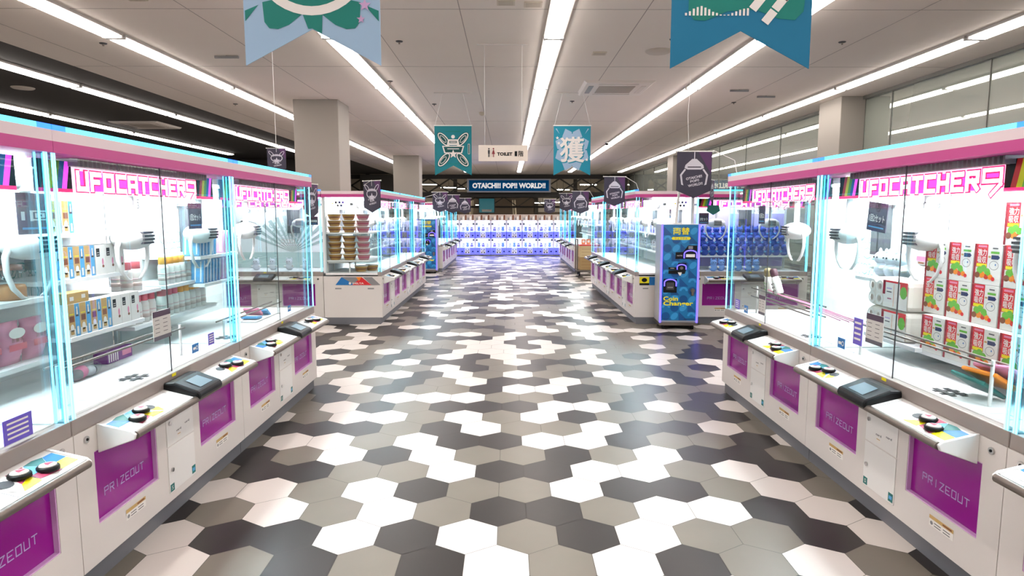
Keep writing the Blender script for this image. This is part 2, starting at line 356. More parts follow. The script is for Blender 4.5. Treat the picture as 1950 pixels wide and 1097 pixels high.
    MB().box(.08, W - .08, -.012, .03, 1.922, 1.942, mat('led_header', '7fe6ff', .4, emit=1.7, ecol='48d6ff')).box(.002, .08, -.012, .03, 1.922, 1.942, CYANB).box(W - .08, W - .002, -.012, .03, 1.922, 1.942, CYANB).build('light_bar', t)
    MB().box(.1, W - .1, .3, DP - .12, 1.815, 1.832, LAMPW).build('lamp_panel', t)
    k = MB()
    for i in range(40): k.box(.25 + i * .03, .262 + i * .03, .06, .28, 1.80, 1.833, GREY)
    k.build('vent_grille', t)
    s_ = MB().box(.27, W - .27, .105, .112, 1.69, 1.80, mat('sign_clear', 'ffe9fb', .2, emit=1.1, ecol='ffdff8'))
    for x0, x1 in ((.05, .27), (W - .27, W - .05)):
        s_.box(x0, x1, .105, .112, 1.69, 1.82, BLACK)
        for i, c_ in enumerate((RED, YEL, GREEN, BLUE, LOGOM)):
            a = x0 + .03 + i * .03; s_.poly([(a, 1.69), (a + .03, 1.69), (a + .06, 1.82), (a + .03, 1.82)], .1045, c_)
        s_.rect(x0, x1, 1.69, 1.705, .104, LOGOP)
    s_ = s_.build('brand_sign', t)
    if detail:
        L = MB().rect(.3, 1.24, 1.70, 1.785, .1035, LOGOM)
        for t_, cx, w_ in (('UFO', .43, .27), ('CATCHER', .91, .66)):
            L.strokes(t_, cx, 1.742, w_ + .012, .102, .033, .1025, LOGOP, .1).strokes(t_, cx, 1.742, w_, .09, .022, .1015, LOGOW, .12)
        L.strokes('9', 1.315, 1.742, .128, .112, .03, .1025, LOGOP).strokes('9', 1.315, 1.742, .116, .10, .017, .1015, LOGOW).rect(1.28, 1.35, 1.745, 1.785, .1029, LOGOM)
        L.build('lettering', s_)
        L = MB().text('3', .62, 1.64, .022, .035, .027, DARK, .02).ring(.62, 1.64, .026, .034, .005, .027, DARK, 6)
        for i, q in enumerate('hird'): L.text(q, .75 + i * .1 + (.05 if i > 1 else 0), 1.64, .009 if q == 'i' else .02, .03, .027, DARK)
        L.build('glass_lettering', t)
    bp = MB().box(.03, W - .03, DP - .028, DP, .75, 1.835, PLAIN).build('back_panel', t)
    if detail:
        L = MB(); TO = mat('print_teal_outline', '4fa8a2', .5)
        for i, q in enumerate(('OTAICHI!!', 'POP!!', 'WORLD!!')):
            z = 1.42 - i * .12; L.text(q, .825, z, .5 - (.16 if i == 1 else .06), .09, DP - .0285, TO, .05).text(q, .825, z, .485 - (.16 if i == 1 else .06), .075, DP - .029, PRINTW, .02)
        L.build('print', bp)
    MB().box(.9, .98, DP - .075, DP - .03, 1.3, 1.66, DARK).box(1.0, 1.08, DP - .075, DP - .03, 1.3, 1.66, DARK).box(.86, 1.12, DP - .075, DP - .03, 1.66, 1.7, PLAIN).build('rear_column', t)
    MB().box(.05, W - .05, .40, .44, 1.72, 1.75, GREY).build('crane_rail', t)
    for x in (.42, 1.23):
        cy = .42; z = 1.46
        k = MB().box(x - .05, x + .05, cy - .05, cy + .05, 1.70, 1.80, WHITE2).cyl((x, cy, z), (x, cy, 1.72), .022, WHITE2)
        k.ell((x, cy, z), .14, .105, .07, WHITE2, 20, 10)
        k = k.build('crane_unit', t)
        g = MB()
        for i in range(4): g.box(x - .055, x + .055, cy - .108 + abs(i - 1.5) * .006, cy - .07, z - .034 + i * .02, z - .022 + i * .02, DARK)
        g.build('dome_vent', k)
        for sx in (-1, 1):
            pts = [(x + sx * a, cy, z - h_) for a, h_ in ((.11, -.01), (.15, .05), (.15, .12), (.12, .19), (.07, .235), (.045, .24))]
            MB().tube(pts, [.016, .014, .012, .011, .009, .005], WHITE2, 8).build('claw_arm', k)
    return t
def shelf_part(t, x0, x1, y0, y1, z):
    return MB().box(x0, x1, y0, y1, z - .022, z, PLAIN).build('shelf', t)
PI = math.pi
XL, XR = -1.77, 1.93
base = make_machine()
def machine(label, loc, rz, first=[True]):
    if first[0]:
        first[0] = False; base.location = loc; base.rotation_euler.z = rz; base['label'] = label; return base
    return dup(base, label, loc, rz)
LROT, RROT = PI / 2, -PI / 2
ML = [machine('white crane game cabinet cut off by the left picture edge', (XL, .90, 0), LROT),
      machine('white crane game cabinet with gold boxes and pink-capped bottles on its shelves', (XL, 2.55, 0), LROT),
      machine('last crane game cabinet of the near left row, holding striped packs', (XL, 4.20, 0), LROT)]
MR = [machine('crane game cabinet at far end of near right row, two bottles on its rack', (XR, 5.70, 0), RROT),
      machine('white crane game cabinet with stacked red vegetable-picture boxes inside', (XR, 4.05, 0), RROT),
      machine('white crane game cabinet mostly cut off by the right picture edge', (XR, 2.40, 0), RROT)]
L2 = [machine('%s crane game cabinet of the middle row left of the aisle%s' % (a, b_), (-1.83, 9.30 + 1.65 * i, 0), LROT) for i, (a, b_) in enumerate((('nearest', ', gold bowls inside'), ('central', ''), ('farthest', ', beside a blue machine')))]
R2 = [machine('%s crane game cabinet of the middle row right of the aisle%s' % (a, b_), (1.83, 10.95 + 1.65 * i, 0), RROT) for i, (a, b_) in enumerate((('nearest', ', beside the coin changer'), ('central', ''), ('farthest', ', beside a parcel trolley')))]
L3 = [machine('%s crane game cabinet of the far row left of the aisle' % a, (-1.81, 17.8 + 1.65 * i, 0), LROT) for i, a in enumerate(('nearest', 'central', 'farthest'))]
R3 = [machine('%s crane game cabinet of the far row right of the aisle' % a, (1.81, 19.45 + 1.65 * i, 0), RROT) for i, a in enumerate(('nearest', 'central', 'farthest'))]
FL = [machine('crane game cabinet facing the camera with a sunburst back, beyond left row', (-4.33, 9.32, 0), 0)]
FR = [machine('crane game cabinet facing the camera with blue toys, right of coin changer', (2.70, 9.32, 0), 0)]

DIM = mat('lamp_dim', 'ffffff', .5, emit=9, ecol='eef0ff')
for t in (FL[0], FR[0]):     # these two cabinets are lit more weakly
    for ch in t.children:
        if ch.name.startswith('lamp_panel'): ch.data = ch.data.copy(); ch.data.materials[0] = DIM
# end panels drawn with u = world X across the end that faces the camera
def end_face(u0, y, fn, name, parent):
    # build in world orientation (facing -Y) then parent into the machine frame
    m = MB(); fn(m); o = m.build(name, parent)
    M = Matrix.Translation(parent.location) @ Matrix.Rotation(parent.rotation_euler.z, 4, 'Z')
    for v in o.data.vertices: v.co = M.inverted() @ v.co
    return o
def emblem_left(m):
    y = 9.297
    m.poly([(-2.5, .575), (-2.41, .69), (-2.22, .575)], y, BLUE).poly([(-2.41, .69), (-2.18, .69), (-2.1, .62), (-2.22, .575)], y + .0005, GREY)
    m.poly([(-2.2, .69), (-2.12, .69), (-2.16, .63)], y - .001, ORANGE).poly([(-2.26, .575), (-2.12, .69), (-1.98, .575)], y - .0008, RED)
    m.poly([(-2.1, .69), (-1.97, .69), (-1.83 - .02, .575), (-1.98, .575)], y, GREY).disc(-2.29, .6, .018, .018, y - .002, PRINTW).text('DELTA', -2.17, .6, .16, .024, y - .002, PRINTW, .02)
    for x in (-2.46, -1.99): m.rect(x - .045, x + .045, .515, .533, y, GREY)
end_face(0, 0, emblem_left, 'end_emblem', L2[0])
def dots(cx, y):
    def fn(m):
        for i in range(5): m.disc(cx + (i % 3) * .05 + (.025 if i > 2 else 0), 1.76 - (i // 3) * .045, .019, .021, y, (DARK, NAVY, VIOLET, DARK, NAVY)[i], 6)
        m.star(cx - .05, 1.745, .022, y, YEL)
    return fn
end_face(0, 0, dots(-2.46, 9.307), 'glass_print', L2[0])
def emblem_right(m):
    y = 9.297
    m.rect(1.9, 2.04, .57, .69, y, YEL).disc(1.97, .645, .04, .03, y - .001, BLACK).rect(1.9, 2.04, .57, .6, y - .001, BLACK).rect(2.04, 2.14, .57, .69, y, BLUE).rect(1.95, 2.03, .515, .53, y, GREY)
end_face(0, 0, emblem_right, 'end_sticker', R2[0])
end_face(0, 0, dots(2.44, 9.307), 'glass_print', R2[0])
# sunburst and blue backs of the two machines that face the camera
m = MB()
for i in range(13):
    a0 = R(20 + i * 11); a1 = R(25.5 + i * 11)
    m.poly([(.95, 1.0), (.95 + .64 * math.cos(a0), 1.0 + .58 * math.sin(a0)), (.95 + .64 * math.cos(a1), 1.0 + .58 * math.sin(a1))], DP - .031, mat('ray_grey', 'a8b8b4', .6))
m.rect(.05, 1.6, .76, 1.0, DP - .0305, mat('teal_pale', 'b8ccc8', .6)).build('sunburst_print', FL[0])
MB().poly([(1.38, 1.72), (1.6, 1.72), (1.58, 1.6), (1.49, 1.56), (1.4, 1.6)], .06, ORANGE).rect(1.38, 1.6, 1.66, 1.72, .059, RED).build('orange_sign', FL[0])
MB().rect(.04, W - .04, .78, 1.6, DP - .031, mat('lilac_back', 'b7aee8', .6)).build('lilac_back', FR[0])
MB().poly([(.18, 1.72), (.34, 1.72), (.36, 1.64), (.26, 1.58), (.16, 1.64)], .06, TEAL).build('teal_sign', FR[0])

# ------------------------------------------------------------------ fixed shelves inside the near machines
for t, lst in ((ML[1], ((.1, 1.30, .48, .81, 1.50), (.62, 1.27, .48, .81, 1.265), (.05, .62, .48, .81, .90), (1.28, 1.62, .48, .81, 1.127), (1.3, 1.62, .48, .81, .92))),
               (ML[2], ((.03, .62, .48, .81, 1.127), (.03, .75, .48, .81, .92), (.36, 1.0, .40, .81, 1.30), (.40, .95, .40, .81, 1.10))),
               (MR[1], ((.03, .75, .55, .81, 1.28), (.03, .55, .32, .81, .86), (.42, 1.5, .36, .81, .85))),
               (MR[0], ((1.3, 1.62, .45, .81, 1.18),))):
    for a in lst: shelf_part(t, *a)
# bars across two play fields
for t, z in ((ML[1], .93), (MR[1], .95), (MR[0], .90), (MR[0], .97), (ML[2], .86)):
    m = MB()
    for y in (.16, .24): m.cyl((.2, y, z), (1.3, y + .02, z - .01), .006, STEEL, 8)
    for x in (.22, 1.28): m.cyl((x, .2, .752), (x, .2, z + .01), .008, WHITE2, 8)
    m.build('prize_bar', t)
for t in (MR[0],):
    m = MB()
    for i in range(4): m.cyl((.45, .2 + i * .05, .98 - i * .015), (1.5, .26 + i * .06, .9 - i * .01), .005, PPINK, 6)
    m.build('pink_rod', t)
TAPE = mat('black_tape', '303336', .6)
for t, cx in ((ML[1], .75), (ML[2], .2), (MR[1], 1.05), (MR[0], 1.28)):
    m = MB()
    for a in (-.026, .026):
        m.box(cx + a - .013, cx + a + .013, .12, .24, .7505, .7525, TAPE); m.box(cx - .07, cx + .07, .18 + a - .013, .18 + a + .013, .7525, .754, TAPE)
    m.build('tape_cross', t)
for t, xs in ((ML[1], (.3, 1.45)), (ML[2], (.25, 1.4)), (MR[1], (1.42, .12)), (MR[0], (1.5, .15))):
    m = MB()
    for x in xs:
        for a in ((x - .045, x + .045, .10, .104), (x - .045, x + .045, .196, .2), (x - .045, x - .041, .1, .2), (x + .041, x + .045, .1, .2)): m.box(*a, .7503, .7515, mat('drop_outline', 'b9c2d8', .5))
    m.build('drop_mark', t)
# ------------------------------------------------------------------ signs and cards inside the machines (own things)
def card(name, label, cat, t, x, y, z, w_, h_, fn, tilt=0, group=None):
    o = thing(name, label, cat, t.location + Matrix.Rotation(t.rotation_euler.z, 3, 'Z') @ Vector((x, y, z)), t.rotation_euler.z, group)
    o.rotation_euler = (0, 0, t.rotation_euler.z)
    m = MB(Matrix.Rotation(tilt, 4, 'Y')); fn(m, w_, h_, 0); return o, m
def price(m, w_, h_, y):
    m.box(-w_ / 2, w_ / 2, 0, .003, -h_ / 2, h_ / 2, mat('card_grey', 'd6d5d0', .4))
    m.rect(-w_ / 2, w_ / 2, h_ * .3, h_ / 2, -.0008, mat('card_plum', '4d3b4e', .4)).rect(-w_ / 2, w_ / 2, -h_ / 2, -h_ * .36, -.0008, mat('card_slate', '5f5d68', .4))
    for i in range(4):
        for j in (0, 1): m.rect(-w_ * .4 + j * w_ * .45, -w_ * .15 + j * w_ * .45, h_ * (.18 - i * .14), h_ * (.20 - i * .14), -.001, TXT)
def purplenote(m, w_, h_, y):
    m.box(-w_ / 2, w_ / 2, 0, .002, -h_ / 2, h_ / 2, VIOLET)
    for i in range(4): m.rect(-w_ * .38, w_ * .36, h_ * (.28 - i * .2), h_ * (.36 - i * .2), -.0008, PRINTW)
def bluenote(m, w_, h_, y):
    m.box(-w_ / 2, w_ / 2, 0, .002, -h_ / 2, h_ / 2, BLUE).rect(-w_ * .38, w_ * .02, -h_ * .14, h_ * .14, -.0008, PRINTW).ring(w_ * .22, 0, h_ * .24, h_ * .24, h_ * .08, -.0008, PRINTW, 14)
def setsign(txt):
    def fn(m, w_, h_, y):
        m.box(-w_ / 2, w_ / 2, 0, .004, -h_ / 2, h_ / 2, mat('sign_plum', '40364c', .4)).rect(-w_ / 2, w_ / 2, h_ * .3, h_ / 2, -.0008, mat('sign_plum2', '5b2f4c', .4))
        m.text(txt, 0, -h_ * .05, w_ * .82, h_ * .26, -.001, PRINTW, .03).rect(-w_ * .4, w_ * .4, -h_ * .38, -h_ * .33, -.001, LBLUE)
    return fn
def cards(t, spec):
    for name, label, cat, x, y, z, w_, h_, fn, tilt in spec:
        o, m = card(name, label, cat, t, x, y, z, w_, h_, fn, tilt); m.build({'price_card': 'card', 'hanging_sign': 'board'}.get(name, 'sheet'), o)
cards(ML[1], (('price_card', 'grey price card with plum band stuck to pane of gold-box machine', 'card', .76, .026 - .004, 1.03, .17, .15, price, 0),
              ('paper_note', 'small blue notice on lower glass of gold-box machine', 'notice', 1.10, .024, .835, .075, .05, bluenote, 0),
              ('paper_note', 'small violet notice on lower glass of gold-box machine', 'notice', 1.30, .024, .85, .075, .07, purplenote, 0),
              ('hanging_sign', 'dark plum sign reading one play beside left machine claw', 'sign', .17, .2, 1.60, .2, .17, setsign('1回'), 0),
              ('hanging_sign', 'dark plum sign hanging beside right claw in gold-box machine', 'sign', 1.55, .2, 1.585, .17, .16, setsign('1回2セット'), 0)))
cards(ML[2], (('paper_note', 'small blue notice on glass of far-end left machine', 'notice', 1.05, .024, .83, .07, .05, bluenote, 0),))
cards(MR[1], (('price_card', 'grey price card with plum band on pane of red-box machine', 'card', .66, .024, .985, .16, .16, price, 0),
              ('paper_note', 'tall violet notice on glass of red-box machine', 'notice', .50, .024, .945, .09, .15, purplenote, 0),
              ('paper_note', 'small blue notice on glass of red-box machine', 'notice', .33, .024, .845, .08, .06, bluenote, 0),
              ('hanging_sign', 'tilted dark plum sign reading two-piece set in red-box machine', 'sign', .22, .25, 1.58, .2, .17, setsign('1回2セット'), .1)))
cards(MR[0], (('hanging_sign', 'dark plum sign hanging in machine with two bottles', 'sign', .25, .2, 1.59, .13, .15, setsign('1回2'), 0),
              ('price_card', 'grey price card on glass of machine with two bottles', 'card', .78, .024, .90, .13, .15, price, 0),
              ('paper_note', 'small violet notice on glass of machine with two bottles', 'notice', .25, .024, .835, .1, .08, purplenote, 0),
              ('paper_note', 'small blue notice on glass of machine with two bottles', 'notice', .45, .024, .82, .08, .06, bluenote, 0)))
cards(ML[0], (('paper_note', 'violet notice on glass at the left picture edge', 'notice', 1.40, .024, .82, .14, .09, purplenote, 0),))
cards(FR[0], (('hanging_sign', 'dark sign hanging in the blue-toy machine', 'sign', .14, .1, 1.53, .14, .16, setsign('2セット'), 0),))
cards(FL[0], (('hanging_sign', 'dark sign below the orange sign in sunburst machine', 'sign', 1.49, .1, 1.5, .16, .12, setsign('1回'), 0),))
cards(R2[0], (('hanging_sign', 'small green-grey sign behind end glass beside coin changer', 'sign', 1.60, .5, 1.6, .1, .13, setsign('1回'), 0),))

# ------------------------------------------------------------------ prizes
MAKE = {}
def maker(f): MAKE[f.__name__] = f; return f
@maker
def gold_box():
    t = thing('gift_box', '', 'gift box')
    MB().box(-.041, .041, 0, .07, 0, .165, PRINTW).build('carton', t)
    m = MB().rect(-.041, .006, .04, .165, -.0006, GOLD).rect(-.034, 0, .075, .105, -.001, BROWN).rect(-.034, 0, .112, .117, -.001, YEL).disc(-.017, .045, .014, .02, -.001, PRINTW, 12).rect(-.03, -.004, .012, .035, -.001, GOLD)
    m.rect(.008, .041, 0, .165, -.0006, LBLUE).poly([(.014, .1), (.035, .1), (.032, .14), (.017, .14)], -.001, DARK).poly([(.018, .11), (.031, .11), (.028, .15), (.021, .15)], -.0013, PRINTW).rect(.017, .032, .01, .05, -.001, PRINTW)
    m.build('front_print', t); return t
@maker
def white_box():
    t = thing('white_box', '', 'box')
    MB().box(-.043, .043, 0, .07, 0, .165, PRINTW).build('carton', t)
    MB().rect(-.033, -.003, .1, .145, -.0006, BLACK).rect(-.028, -.008, .12, .123, -.001, PRINTW).rect(-.028, -.008, .108, .111, -.001, PRINTW).disc(.02, .07, .008, .02, -.0006, PPINK, 10).disc(.022, .045, .01, .008, -.0006, BROWN, 10).build('front_print', t); return t
def bottle(cap, name):
    t = thing('drink_bottle', '', 'bottle')
    MB().lathe([(.03, 0), (.033, .005), (.033, .115), (.028, .135), (.014, .15)], (0, 0, 0), PRINTW, 16).build('body', t)
    MB().lathe([(.022, .13), (.028, .137), (.028, .178), (.023, .186)], (0, 0, 0), cap, 14).build('cap', t)
    m = MB()
    for z0, z1, c_ in ((.07, .078, mat('soft_rose', 'ecd2d2', .5)), (.03, .055, mat('soft_brown', 'dcc8c0', .5))):
        m.lathe([(.0336, z0), (.0336, z1)], (0, 0, 0), c_, 16)
    m.build('label_band', t); return t
MAKE['pink_bottle'] = lambda: bottle(mat('cap_pink', 'e0727c', .4), 'pink')
MAKE['yellow_bottle'] = lambda: bottle(mat('cap_yellow', 'f2a93a', .4), 'yellow')
def slab(c1, c2):
    t = thing('striped_pack', '', 'snack pack')
    MB().box(-.014, .014, 0, .12, 0, .17, c1).build('wrapper', t, bevel=.006)
    m = MB()
    for y in (.015, .055, .095): m.box(-.0145, .0145, y, y + .01, .012, .158, c2)
    m.box(-.004, .004, -.0012, .1, .006, .164, PRINTW); m.build('stripes', t); return t
MAKE['blue_pack'] = lambda: slab(LBLUE, PRINTW)
MAKE['pink_pack'] = lambda: slab(PPINK, PRINTW)
@maker
def pink_bag():
    t = thing('candy_bag', '', 'bag of sweets')
    m = MB(); P = []
    for i in range(9):
        z = .2 * i / 8; d = .045 * math.sin(PI * (i + .35) / 8.7) + .004; w_ = .075 - .008 * math.sin(PI * i / 8)
        P.append((z, w_, d))
    V = []
    for z, w_, d in P: V += [(-w_, 0, z), (-w_ * .5, -d, z), (w_ * .5, -d, z), (w_, 0, z), (w_ * .5, d, z), (-w_ * .5, d, z)]
    m.add(V, [(i * 6 + k, i * 6 + (k + 1) % 6, i * 6 + 6 + (k + 1) % 6, i * 6 + 6 + k) for i in range(8) for k in range(6)] + [(5, 4, 3, 2, 1, 0), tuple(48 + k for k in range(6))], PPINK, True).build('pouch', t)
    MB().disc(0, .15, .05, .025, -.052, PRINTW).rect(-.055, .055, .07, .1, -.052, mat('bag_red', 'c94b5e', .4)).text('お菓子', 0, .118, .07, .02, -.052, BROWN, .01).build('front_print', t); return t
@maker
def jar():
    t = thing('biscuit_jar', '', 'jar')
    MB().lathe([(.06, 0), (.065, .01), (.065, .06), (.06, .07)], (0, 0, 0), mat('biscuit', 'c07a3c', .5), 16).build('biscuits', t)
    MB().lathe([(.067, 0), (.067, .12), (.05, .14)], (0, 0, 0), GLASS, 16).build('jar_body', t)
    MB().lathe([(.055, .14), (.055, .165)], (0, 0, 0), mat('jar_lid', '9a6a58', .4), 16).build('lid', t); return t
@maker
def red_box():
    t = thing('detergent_box', '', 'box')
    MB().box(-.09, .09, 0, .1, 0, .2, PRINTW).build('carton', t, bevel=.002)
    y = -.0006; m = MB().rect(-.09, .0, .085, .2, y, RED).rect(-.09, -.075, 0, .2, y - .0001, mat('deep_red', '8e1624', .4)).rect(-.07, -.002, .088, .103, y - .0004, YEL)
    m.text('強力', -.036, .158, .058, .034, y - .0006, PRINTW, .02).text('吸収', -.036, .122, .058, .032, y - .0006, PRINTW, .02).rect(-.065, -.008, .183, .193, y - .0005, PPINK)
    for x, z, r_, c_ in ((-.045, .07, .022, GREEN), (-.02, .08, .02, GREEN), (.005, .066, .02, GREEN), (-.06, .045, .018, BROWN), (-.03, .048, .02, ORANGE), (.0, .042, .018, mat('tomato', 'c8321e', .4)), (.028, .04, .016, ORANGE), (.015, .055, .014, GREEN), (.045, .032, .012, RED), (-.045, .024, .012, PRINTW)):
        m.disc(x, z, r_, r_ * .85, y - .0004 - abs(x) * .003, c_, 12)
    m.rect(.03, .065, .178, .184, y, TXT).rect(.02, .075, .155, .166, y, GREEN).poly([(.025, .128), (.07, .128), (.08, .138), (.07, .148), (.025, .148)], y, NAVY).rect(.005, .022, .134, .143, y, GOLD).ring(.045, .098, .03, .022, .002, y, TXT, 18).disc(.055, .102, .004, .005, y - .0003, BLUE, 8)
    m.build('front_print', t); return t
@maker
def paper_pack():
    t = thing('toilet_paper_pack', '', 'toilet paper')
    MB().box(-.23, .17, .005, .2, 0, .175, mat('tissue', 'f3ece2', .7)).build('wrap', t, bevel=.03)
    m = MB()
    for x in (-.185, -.105):
        for z in (.05, .125): m.ring(x, z, .037, .036, .012, .002, PRINTW, 20).disc(x, z, .014, .017, .0028, mat('core', 'b3a498', .7), 14)
    m.build('roll_ends', t)
    MB().rect(-.06, .17, .01, .17, .0015, PRINTW).rect(-.06, .17, .158, .17, .001, RED).rect(-.07, -.045, .085, .17, .0008, mat('deep_red', '8e1624', .4)).rect(.1, .17, .095, .17, .0006, RED).disc(.135, .11, .032, .036, 0, GREEN, 20).rect(.04, .043, .02, .15, .0006, ORANGE).rect(-.03, .02, .12, .126, .0006, LILAC).rect(-.03, .02, .1, .106, .0006, TXT).rect(-.02, .02, .06, .066, .0006, ROSE).build('label', t); return t
@maker
def lilac_bag():
    t = thing('plush_bag', '', 'bag')
    MB().box(-.07, .07, 0, .07, 0, .16, PRINTW).build('pouch', t, bevel=.025)
    MB().rect(-.06, .06, .11, .15, -.001, LILAC).disc(-.02, .1, .03, .028, -.0015, PRINTW).disc(.03, .1, .026, .028, -.0015, PRINTW).rect(-.055, .055, .03, .06, -.001, PPINK).rect(-.035, .02, .015, .025, -.001, BROWN).build('front_print', t); return t
def hang_bottle(body, cap, leaf):
    t = thing('juice_bottle', '', 'bottle')
    MB().lathe([(.032, 0), (.036, .01), (.036, .09), (.03, .13), (.02, .15)], (0, 0, 0), body, 16).build('body', t)
    MB().lathe([(.026, .14), (.03, .15), (.03, .19), (.022, .205)], (0, 0, 0), cap, 14).build('cap', t)
    m = MB()
    for i in range(9): m.disc(-.02 + .02 * (i % 3), .03 + .028 * (i // 3), .008, .006, -.037 + .004 * abs(i % 3 - 1), leaf, 8)
    m.build('print', t); return t
MAKE['green_bottle'] = lambda: hang_bottle(PRINTW, mat('cap_khaki', '8f8158', .5), GREEN)
MAKE['brown_bottle'] = lambda: hang_bottle(PRINTW, mat('cap_maroon', '4a2a30', .5), BLACK)
def bowl(c1, c2):
    t = thing('noodle_cup', '', 'cup noodle bowl')
    MB().lathe([(.066, 0), (.072, .006), (.095, .072), (.1, .08)], (0, 0, 0), c1, 20).build('bowl', t)
    MB().lathe([(.102, .08), (.102, .087), (.001, .089)], (0, 0, 0), PRINTW, 20).build('lid', t)
    MB().lathe([(.0815, .03), (.0885, .05)], (0, 0, 0), c2, 20).build('label_band', t); return t
MAKE['gold_bowl'] = lambda: bowl(mat('bowl_gold', 'b98f4e', .35), BROWN)
MAKE['pink_bowl'] = lambda: bowl(mat('bowl_pink', 'c58a8e', .4), ROSE)
def plush(c1, c2):
    t = thing('plush_toy', '', 'soft toy')
    MB().ell((0, 0, .05), .06, .05, .055, c1, 14, 8).ell((0, -.01, .125), .05, .045, .045, c1, 14, 8).ell((-.035, 0, .165), .014, .01, .025, c1, 8, 6).ell((.035, 0, .165), .014, .01, .025, c1, 8, 6).build('body', t)
    MB().ell((-.06, -.03, .06), .02, .025, .016, c2, 8, 6).ell((.06, -.03, .06), .02, .025, .016, c2, 8, 6).build('paws', t)
    MB().ell((-.018, -.053, .13), .006, .005, .007, BLACK, 8, 6).ell((.018, -.053, .13), .006, .005, .007, BLACK, 8, 6).build('eyes', t); return t
MAKE['blue_plush'] = lambda: plush(mat('plush_blue', '2c4fae', .8), LBLUE)
MAKE['white_plush'] = lambda: plush(mat('plush_white', 'e8eaf4', .8), PRINTW)
MAKE['pale_plush'] = lambda: plush(mat('plush_pale', '7fa8e8', .8), PRINTW)
@maker
def small_box():
    t = thing('prize_box', '', 'box')
    MB().box(-.06, .06, 0, .09, 0, .16, mat('pale_violet', 'b7bdf0', .5)).build('carton', t)
    MB().rect(-.05, .05, .09, .15, -.001, PRINTW).disc(0, .12, .025, .025, -.0015, VIOLET, 12).rect(-.045, .045, .02, .06, -.001, VIOLET).build('front_print', t); return t
@maker
def notebook():
    t = thing('wallet_pack', '', 'snack pack')
    MB().box(-.05, .05, 0, .13, 0, .022, LBLUE).build('cover', t, bevel=.004)
    MB().box(-.04, .04, .01, .12, .0221, .0235, PRINTW).build('label', t); return t
@maker
def pink_notebook():
    t = thing('wallet_pack', '', 'snack pack')
    MB().box(-.05, .05, 0, .13, 0, .022, PPINK).build('cover', t, bevel=.004)
    MB().box(-.04, .04, .01, .12, .0221, .0235, PRINTW).build('label', t); return t
def inm(t, kind, label, x, y, z, rz=0, group=None, tilt=None):
    rm = Matrix.Rotation(t.rotation_euler.z, 3, 'Z'); p = t.location + rm @ Vector((x, y, z))
    tl = None
    if tilt: tl = (Matrix.Rotation(t.rotation_euler.z, 3, 'Z') @ Matrix.Rotation(tilt[0], 3, 'X') @ Matrix.Rotation(tilt[1], 3, 'Y')).to_euler()
    return put(kind, label, p, t.rotation_euler.z + rz, group, tl)
# left machine with gold boxes
G = 'gold and blue gift boxes'
for i in range(2): inm(ML[1], 'gold_box', '%s gold-and-blue box on the top shelf of left machine' % ('left-hand', 'right-hand')[i], .70 + i * .095, .49, 1.50, group=G)
for i in range(4): inm(ML[1], 'gold_box', '%s gold-and-blue box from the left on the middle shelf' % ORD[i], .68 + i * .088, .49, 1.265, group=G)
for i in range(4): inm(ML[1], 'gold_box', '%s gold-and-blue box from the left in the lower row' % ORD[i], .665 + i * .088, .41, .985, group=G)
shelf_part(ML[1], .62, 1.27, .40, .81, .985)
o = thing('flat_gift_box', 'flat gold box lying across the lower row of gift boxes', 'gift box'); o.location = (XL - .415, 2.55 + .71, 1.151); o.rotation_euler.z = LROT
MB().box(-.09, .09, 0, .07, 0, .055, GOLD).build('carton', o, bevel=.003); MB().rect(-.06, -.03, .015, .035, -.001, PRINTW).rect(.03, .06, .02, .04, -.001, PRINTW).build('front_print', o)
for i in range(3): inm(ML[1], 'white_box', '%s white dark-labelled box from left on the middle shelf' % ORD[i], 1.035 + i * .09, .49, 1.265, group='white dark-labelled boxes')
for i in range(3): inm(ML[1], 'white_box', '%s white dark-labelled box from left in the lower row' % ORD[i], 1.02 + i * .09, .41, .985, group='white dark-labelled boxes')
for i in range(4): inm(ML[1], 'pink_bottle', '%s pink-capped bottle from left on the upper bottle shelf' % ORD[i], 1.35 + (i % 2) * .1 + (i // 2) * .05, .54 + (i // 2) * .09, 1.127, group='pink-capped bottles')
for i in range(4): inm(ML[1], 'pink_bottle', '%s pink-capped bottle from left on the low bottle shelf' % ORD[i], 1.35 + i * .08, .54, .92, group='pink-capped bottles')
for i in range(3): inm(ML[1], 'pink_bag', '%s pink sweets bag at bottom left of gold-box machine' % ('leftmost', 'middle', 'rightmost')[i], .26 + i * .155, .56, .90, group='pink sweets bags')
shelf_part(ML[1], .05, .6, .48, .81, 1.2)
inm(ML[1], 'jar', 'brown biscuit jar on shelf at left picture edge', .46, .56, 1.2)
o = thing('clear_pouch', 'crumpled clear pouch with pink and grey sweets near the claw machine glass', 'pouch', (-2.2, 3.28, .752), LROT)
m = MB()
for x, y, z, r_, c_ in ((-.05, 0, .03, .04, GREY), (0, .01, .035, .045, PPINK), (.05, 0, .03, .04, mat('pouch_grey', 'c9ccd0', .3)), (.09, .01, .025, .03, DARK)): m.ell((x, y, z), r_, r_ * .7, r_ * .75, c_, 12, 7)
m.build('contents', o); MB().ell((.02, 0, .038), .12, .045, .045, GLASS, 14, 8).build('film', o)
MB().tube([(.02 + .016 * math.cos(a), 0, .095 + .016 * math.sin(a)) for a in (i * PI / 6 for i in range(13))], .002, GREY, 6).build('ring', o)
o = thing('snack_carton', 'purple striped carton lying behind the bars under gift boxes', 'box', (-2.27, 3.72, .752), LROT)
MB().box(-.12, .12, 0, .08, 0, .07, mat('carton_purple', '7a2f86', .4)).build('carton', o); m = MB()
for i in range(5): m.rect(-.11 + i * .02, -.1 + i * .02, .005, .065, -.001, PRINTW)
m.rect(.02, .11, .02, .05, -.001, PPINK).build('front_print', o)
